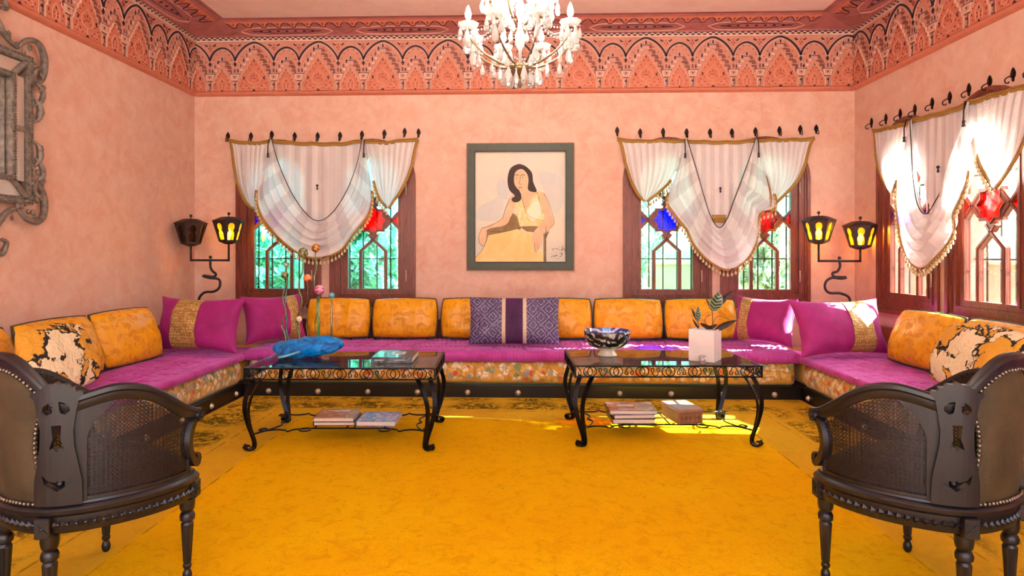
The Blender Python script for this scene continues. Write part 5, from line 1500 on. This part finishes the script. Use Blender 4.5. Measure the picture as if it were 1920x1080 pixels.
def drop(h, w_):
    b = MB(); b.lathe([(.0001, -h), (w_*.35, -h*.93), (w_*.5, -h*.72), (w_*.38, -h*.5), (w_*.12, -h*.22), (w_*.05, -h*.16)], 6); b.ball((0, 0, -h*.08), w_*.2, 6); return b
dsrc = None
bsrc = [None]
rnd = random.Random(4)
def add_drop(par, loc, sc=1.0):
    global dsrc
    if dsrc is None: dsrc = drop(.10, .042).build('crystal_drop', CRYST, par); o = dsrc
    else: o = inst(dsrc, par)
    o.location = loc; o.scale = (sc, sc, sc*rnd.uniform(.85, 1.2)); o.rotation_euler = (0, 0, rnd.uniform(0, 1)); return o
def arm(a, R, z0, zd, zmid):
    b = MB(); P = spline([(.05, 0, z0), (R*.35, 0, z0-.005), (R*.72, 0, zmid), (R*.97, 0, (zmid+zd)/2+.02), (R, 0, zd)], 20)
    b.tube(P, [.0085-.003*i/19 for i in range(20)], 7); b.lathe([(.006, zd-.01), (.022, zd-.004), (.024, zd), (.006, zd+.004)], 12, (R, 0, 0))
    if bsrc[0] is None or bsrc[0][4] != R:
        o = b.build('arm', GILT, ch, smooth=True)
        d = MB(); rows = []
        for k, (rr, z) in enumerate(((.006, .0), (.03, -.002), (.054, .010), (.070, .034), (.066, .036), (.050, .014), (.006, .004))):
            rows.append([(R+rr*(1+.06*sin(8*t*2*pi/24*1)*(k > 1))*cos(t*2*pi/24), rr*(1+.06*sin(8*t*2*pi/24)*(k > 1))*sin(t*2*pi/24), zd+.006+z) for t in range(24)])
        d.grid(rows, closed_u=True, uv=False); dd = d.build('bobeche', CRYST, o, smooth=True)
        c = MB(); c.lathe([(.010, zd+.008), (.0095, zd+.065), (.0001, zd+.066)], 10, (R, 0, 0)); cc = c.build('candle_tube', CREAMF, o)
        e = MB(); e.lathe([(.008, zd+.066), (.020, zd+.085), (.021, zd+.108), (.012, zd+.140), (.0001, zd+.165)], 12, (R, 0, 0)); ee = e.build('bulb', BULB, o, smooth=True)
        bsrc[0] = (o, dd, cc, ee, R)
    else:
        o = inst(bsrc[0][0], ch)
        for q in bsrc[0][1:4]: inst(q, o)
    o.rotation_euler = (0, 0, a)
    for k in range(7):
        t = k*2*pi/7+.3; add_drop(o, (R+.060*cos(t), .060*sin(t), zd+.014), 1.0 if k % 2 else .8)
    add_drop(o, (R*.55, 0, zmid-.05 if R > .3 else zmid-.02), .85)
    if R > .3: add_drop(o, (R, 0, zd-.012), 1.25); add_drop(o, (R*.8, 0, zmid+.0), .9)
    ld = bpy.data.lights.new('bulb_light', 'POINT'); ld.energy = CHANDELIER_W; ld.color = (1, .93, .84); ld.shadow_soft_size = .03
    lo = bpy.data.objects.new('bulb_light', ld); col.objects.link(lo); lo.parent = o; lo.location = (R, 0, zd+.20)
for k in range(8): arm(k*pi/4+.35, .36, 2.60, 2.795, 2.66)
bsrc[0] = None
for k in range(6): arm(k*pi/3+.1, .20, 2.86, 3.02, 2.90)
for k in range(10):
    t = k*2*pi/10; add_drop(ch, (.08*cos(t), .08*sin(t), 2.56), 1.0)
for k in range(8):
    t = k*2*pi/8+.2; add_drop(ch, (.135*cos(t), .135*sin(t), 2.585-.0), 1.15)
b = MB()
for k in range(8):
    t0, t1 = k*pi/4+.35, (k+1)*pi/4+.35; A = Vector((.335*cos(t0), .335*sin(t0), 2.80)); B = Vector((.335*cos(t1), .335*sin(t1), 2.80)); C_ = Vector((.03*cos(t0), .03*sin(t0), 3.02))
    for (p0, p1, sg) in ((A, B, .07), (A, C_, .06)):
        for i in range(1, 14): q = p0.lerp(p1, i/14)-Vector((0, 0, sg*sin(pi*i/14))); b.ball(q, .007, 5)
b.build('bead_garland', CRYST, ch, kind='stuff')

# ================================================================ ARMCHAIRS
half = spline([(0, -.275, 0), (.10, -.262, 0), (.19, -.215, 0), (.265, -.12, 0), (.312, .0, 0), (.325, .11, 0), (.312, .18, 0), (.288, .228, 0)], 120)
acc = [0]
for a, c in zip(half, half[1:]): acc.append(acc[-1]+(c-a).length)
LC = acc[-1]
def plan(S):
    s = min(abs(S), LC); sg = 1 if S >= 0 else -1
    i = 0
    lo, hi = 0, len(acc)-1
    while hi-lo > 1:
        m = (lo+hi)//2
        if acc[m] <= s: lo = m
        else: hi = m
    t = (s-acc[lo])/(acc[hi]-acc[lo]); p = half[lo].lerp(half[hi], t); d = (half[min(hi+1, 119)]-half[max(lo-1, 0)]).normalized()
    if abs(S) > LC: p = p+d*(abs(S)-LC)
    n = Vector((d.y, -d.x, 0))
    return Vector((p.x*sg, p.y, 0)), Vector((n.x*sg, n.y, 0))
def SP(S, z, off=0):
    p, n = plan(S); fl = .018*max(0, (z-.43))/.45; return Vector((p.x, p.y, z))+n*(fl+off)
KT = [(0, .945), (.06, .942), (.12, .905), (.17, .845), (.205, .80), (.24, .795), (.30, .815), (.37, .832), (.45, .820), (.53, .772), (.59, .722), (.64, .690), (LC, .676), (LC+.1, .675)]
def TOP(s):
    s = abs(s)
    for (a, z0), (c, z1_) in zip(KT, KT[1:]):
        if a <= s <= c: t = (s-a)/(c-a); t = t*t*(3-2*t) if False else t; return z0+(z1_-z0)*t
    return KT[-1][1]
def TOPs(s): return sum(TOP(abs(s)+d) if abs(s)+d > 0 else TOP(-(abs(s)+d)) for d in (-.03, -.015, 0, .015, .03))/5
CANEM = simple('cane', '#2a2428', .4, 0, .45, 90)
PI_ = .0142
def in_cane(s, z):
    if not (.285 <= s <= LC-.045): return False
    left = .285+.9*max(0, z-.66)**1.5*2.2
    if s < left: return False
    right = LC-.045-.035*max(0, sin(pi*min(1, max(0, (z-.45)/.22))))
    return .452 <= z <= TOPs(s)-.050 and s <= right+.02
def cane_mesh(DO=0.0, b=None):
    b = b or MB()
    def strand(f, n, wdt, off):
        prev = None
        for i in range(n+1):
            s, z = f(i/n)
            ok = in_cane(s, z)
            if ok:
                p = SP(s, z, off); e = 1e-3; s2, z2 = f(i/n+e); q = SP(s2, z2, off); d = (q-p).normalized(); nn = plan(s)[1]; sd_ = d.cross(nn).normalized()*wdt/2
                cur = (p-sd_, p+sd_)
                if prev: b.add([prev[0], prev[1], cur[1], cur[0]], [(0, 1, 2, 3)])
                prev = cur
            else: prev = None
    s0, s1, z0, z1_ = .285, LC-.02, .452, .80; n = int((s1-s0)/PI_); m = int((z1_-z0)/PI_)
    for i in range(n+1):
        for o in (-.0016, .0016): strand(lambda t, s=s0+i*PI_+o: (s, z0+(z1_-z0)*t), 26, .0017, 0+DO)
    for i in range(m+1):
        for o in (-.0016, .0016): strand(lambda t, z=z0+i*PI_+o: (s0+(s1-s0)*t, z), 30, .0017, .0008+DO)
    for k in range(-m, n+1):
        for sg in (-1, 1):
            def f(t, k=k, sg=sg):
                z = z0+(z1_-z0)*t; s = s0+(k+.5)*PI_+((z-z0) if sg > 0 else (z1_-z))*1.0; return s, z
            strand(f, 30, .0019, .0016+DO)
    return b
ROT = Matrix.Identity(3)
def armchair(lab, F, loc):
    r = thing('armchair', lab, 'chair', loc, atan2(-F.x, F.y))
    # seat ring
    front = [Vector((.290*(1-2*i/16), .228+.045*sin(pi*i/16), 0)) for i in range(1, 16)]
    ring = [plan(LC*(-1+2*i/60))[0] for i in range(61)]+front
    m_ = len(ring); nr = []
    for i in range(m_):
        d = (ring[(i+1) % m_]-ring[i-1]).normalized(); nr.append(Vector((d.y, -d.x, 0)))
    b = MB(); rows = []
    for (o, z) in ((-.03, .335), (.0, .335), (.004, .342), (.004, .392), (.012, .398), (.020, .405), (.022, .418), (.014, .428), (.006, .432), (.004, .440), (-.02, .442), (-.03, .43), (-.03, .335)):
        rows.append([ring[i]+nr[i]*o+Vector((0, 0, z+.021-.021)) for i in range(m_)])
    b.grid(rows, closed_u=True, uv=False); b.build('seat_rail', BLACKW, r, auto=35)
    b = MB(); n = 74
    pl = ring+[ring[0]]; L = [0]
    for a, c in zip(pl, pl[1:]): L.append(L[-1]+(c-a).length)
    for k in range(n):
        t = L[-1]*k/n; i = max(j for j in range(len(L)-1) if L[j] <= t); u = (t-L[i])/(L[i+1]-L[i]); p = pl[i].lerp(pl[i+1], u); q = nr[i % m_]
        d = Vector((-q.y, q.x, 0)); c = p+q*.005+Vector((0, 0, .366))
        b.add([c+d*.017, c+Vector((0, 0, .014))+q*.003, c-d*.010, c-Vector((0, 0, .014))+q*.003, c+q*.012], [(0, 1, 4), (1, 2, 4), (2, 3, 4), (3, 0, 4)])
        b.ball(c+d*.017+Vector((0, 0, .0)), .0055, 5)
    b.build('carved_band', BLACKW, r, kind='stuff')
    b = MB(); rows = []
    cen = Vector((0, .02, 0))
    for (k, z) in ((.90, .40), (.93, .43), (.93, .47), (.88, .495), (.7, .505), (.35, .51), (.02, .512)):
        rows.append([cen+(p-cen)*k+Vector((0, 0, z)) for p in ring])
    b.grid(rows, closed_u=True, uv=False, flip=False); b.build('seat_cushion', GREENS, r, smooth=True)
    # legs
    lp = [(.010, 0), (.016, .010), (.018, .026), (.014, .040), (.010, .046), (.016, .056), (.017, .064), (.013, .070), (.0155, .078), (.024, .225), (.019, .235), (.027, .243), (.0285, .258), (.024, .27), (.019, .274), (.024, .28), (.027, .288)]
    for (x, y) in ((-.268, .215), (.268, .215), (-.148, -.222), (.148, -.222)):
        b = MB(); b.lathe(lp[:9], 16, (x, y, 0)); b.lathe(lp[8:10], 20, (x, y, 0), flute=.14); b.lathe(lp[9:], 16, (x, y, 0))
        b.lathe([(.027, .288), (.029, .30), (.029, .325), (.02, .335)], 12, (x, y, 0))
        if y < 0 or 1:
            nrm = plan(.185 if y < 0 else LC-.02)[1]; ang = atan2(nrm.y, nrm.x*(1 if x > 0 else -1))
            c = Vector((x, y, .365))+Vector((nrm.x*(1 if x > 0 else -1), nrm.y, 0))*(.038 if y < 0 else .028)
            b.bbox(c, (.030, .048, .070), .004, ang)
            M = Matrix.Translation(c) @ Matrix.Rotation(ang, 4, 'Z') @ Matrix.Translation((.0155, 0, 0))
            for a in (pi/4, -pi/4): s0 = len(b.v); b.box((0, 0, 0), (.004, .046, .007)); b.xf(M @ Matrix.Rotation(a, 4, 'X'), s0)
            s0 = len(b.v); b.ball((0, 0, 0), .006, 6); b.xf(M, s0)
        b.build('leg', BLACKW, r, auto=35)
    # top rail, one sweep from arm end to arm end
    b = MB(); n = 110; rows = []
    Ss = [-LC-.008+(2*LC+.016)*i/n for i in range(n+1)]
    for (o, dz) in ((-.015, -.050), (.010, -.050), (.014, -.045), (.014, -.020), (.022, -.012), (.020, .002), (.010, .008), (-.012, .006), (-.018, -.006), (-.016, -.03), (-.015, -.050)):
        rows.append([SP(S, TOPs(S)+dz*(1.0 if abs(S) < LC-.10 else 1.0-.45*min(1, (abs(S)-LC+.10)/.10)), o) for S in Ss])
    b.grid(rows, uv=False, flip=True); b.add([rw[0] for rw in rows[:-1]], [tuple(range(10))]); b.add([rw[-1] for rw in rows[:-1]], [tuple(reversed(range(10)))])
    for sg in (-1, 1):
        pp_, nn_ = plan(sg*(LC)); S = sg*(LC-.008); c = SP(S, .656); p2 = [c+nn_*(-.026), c+nn_*.026]
        b.tube(p2, .026, 14); b.tube([c+nn_*.026, c+nn_*.032], .012, 10)
    b.build('top_rail', BLACKW, r, auto=40)
    # leaf carving along the rail
    b = MB()
    for i in range(60):
        S = -LC+2*LC*i/59
        if abs(abs(S)-.21) < .05: continue
        b.ball(SP(S, TOPs(S)-.014, .0-.019), .0055, 5)
    b.build('inner_beading', BLACKW, r, kind='stuff')
    # inner lower frames of the cane panels + arm supports
    for sg in (-1, 1):
        b = MB()
        P = [SP(sg*(LC+a), z, 0) for a, z in ((-.012, .650), (-.035, .640), (-.058, .595), (-.060, .545), (-.040, .495), (-.008, .468), (.010, .470), (.008, .490), (-.006, .488))]
        P = spline(P, 30); b.strap(P, [plan(sg*LC)[1]]*30, .036, [.03][0]); b.build('arm_support', BLACKW, r, auto=40)
        b = MB()
        fil = [(.225, .44), (.287, .44)]+[(.287+2*.9*1.1*max(0, z-.66)**1.5, z) for z in (.56, .66, .69, .72, .745, .765, .78)]+[(.225, .77)]
        s0 = len(b.v); f_ = MB(); f_.prism(fil, -.011, .010); f_.cut([.28, .295, .31, .325]); b.add([SP(sg*v.x, v.z, -v.y) for v in f_.v], [f if sg > 0 else f[::-1] for f in f_.f])
        b.strap([SP(sg*s, .449, 0) for s in [.27+(LC-.045-.27)*i/20 for i in range(21)]], [plan(sg*s)[1] for s in [.27+(LC-.045-.27)*i/20 for i in range(21)]], .014, .012)
        b.strap([SP(sg*(LC-.05), z, 0) for z in (.45, .55, .64)], plan(sg*LC)[1], .014, .014)
        b.build('cane_frame', BLACKW, r)
        if not hasattr(armchair, 'cane'): armchair.cane = cane_mesh(-.026, cane_mesh(.0))
        c = MB(); c.v = [Vector((p.x*sg, p.y, p.z)) for p in armchair.cane.v]; c.f = [f if sg > 0 else f[::-1] for f in armchair.cane.f]; c.m = list(armchair.cane.m)
        c.build('cane_panel', CANEM, r, kind='stuff')
    # pierced splats
    for sg in (-1, 1):
        c0 = .208
        fan = [(-.060, .800), (-.072, .812), (-.066, .824), (-.052, .824), (-.050, .838), (-.036, .838), (-.026, .850), (-.010, .850), (0, .858), (.010, .850), (.026, .850), (.036, .838), (.050, .838), (.052, .824), (.066, .824), (.072, .812), (.060, .800)]
        rt = [(.056, .780), (.050, .74), (.044, .69), (.046, .64), (.056, .58), (.066, .52), (.068, .46), (.066, .436)]
        outer = fan+rt+[(-x, z) for x, z in reversed(rt)]
        tear = lambda s: [(s*.006, .792), (s*.018, .790), (s*.034, .776), (s*.036, .760), (s*.024, .748), (s*.012, .752), (s*.008, .765)]
        h1, h2 = tear(1), tear(-1); h3 = [(-.013, .712), (.013, .712), (.010, .665), (.020, .630), (.008, .636), (0, .622), (-.008, .636), (-.020, .630), (-.010, .665)]
        h4 = [(-.042, .545), (-.026, .525), (-.008, .518), (0, .522), (.008, .518), (.026, .525), (.042, .545), (.036, .512), (.016, .498), (0, .486), (-.016, .498), (-.036, .512)]
        b = MB(); b.prism(outer, -.013, .013, [h1, h2, h3, h4]); b.cut([-.06, -.045, -.03, -.015, 0, .015, .03, .045, .06])
        # cut the long faces so that they follow the curve
        for i, v in enumerate(b.v): b.v[i] = SP(sg*(c0+v.x*sg*1.0), v.z, -v.y+.010)
        if True:
            pass
        b.build('splat', BLACKW, r)
        b = MB()
        for (a, z) in ((-.018, .765), (.018, .765)): b.ball(SP(sg*(c0)+a, z, -.004), .011, 8, (1, 1, 1.4))
        b.ball(SP(sg*c0, .506, -.004), .014, 8); b.build('splat_carving', BLACKW, r, smooth=True, kind='stuff')
    # upholstered back
    def inn(k, z): return SP(k, z)
    b = MB(); rows = []; nz, ns = 14, 24
    for side, off0 in ((1, .004), (-1, -.028)):
        rows = []
        for j in range(nz+1):
            row = []
            for i in range(ns+1):
                zz = j/nz; hl = .152+.012*cos(zz*pi*2); S = -hl+2*hl*i/ns; zt_ = TOPs(S)-.05; z = .442+(zt_-.442)*zz
                pf = min(1, 6*zz*(1-zz)*1.2)*min(1, 5*(i/ns)*(1-i/ns)*1.2)
                row.append(SP(S, z, off0+side*.014*pf))
            rows.append(row)
        b.grid(rows, uv=False, flip=(side > 0))
        if side > 0: bound = rows
    b.build('upholstered_back', GREENV, r, smooth=True)
    edge_ = [bound[0][i] for i in range(ns)]+[bound[j][ns] for j in range(nz)]+[bound[nz][i] for i in range(ns, 0, -1)]+[bound[j][0] for j in range(nz, 0, -1)]
    b = MB(); acc2 = 0; pl = edge_+[edge_[0]]
    carry = 0
    for a, c in zip(pl, pl[1:]):
        l = (c-a).length; t = carry
        while t < l:
            q = a.lerp(c, t/l); S = q; n_ = Vector((q.x, q.y+.0, 0)).normalized(); b.ball(q+n_*.010, .0080, 6); t += .0165
        carry = t-l
    b.build('nailheads', NAIL, r, smooth=True, kind='stuff')
    return r
def chair_pose(fx, fD, bx, bD):
    f = cw(fx, fD); b_ = cw(bx, bD); F = (f-b_).normalized(); c = f-F*.215; return F, c
F, c = chair_pose(1.522, 2.65, 1.715, 2.27); armchair('black caned barrel armchair with olive velvet back at the right, facing away', F, (c.x, c.y, .0105))
F, c = chair_pose(-1.474, 2.65, -1.674, 2.27); armchair('black caned barrel armchair with olive velvet back at the left, facing away', F, (c.x, c.y, .0105))
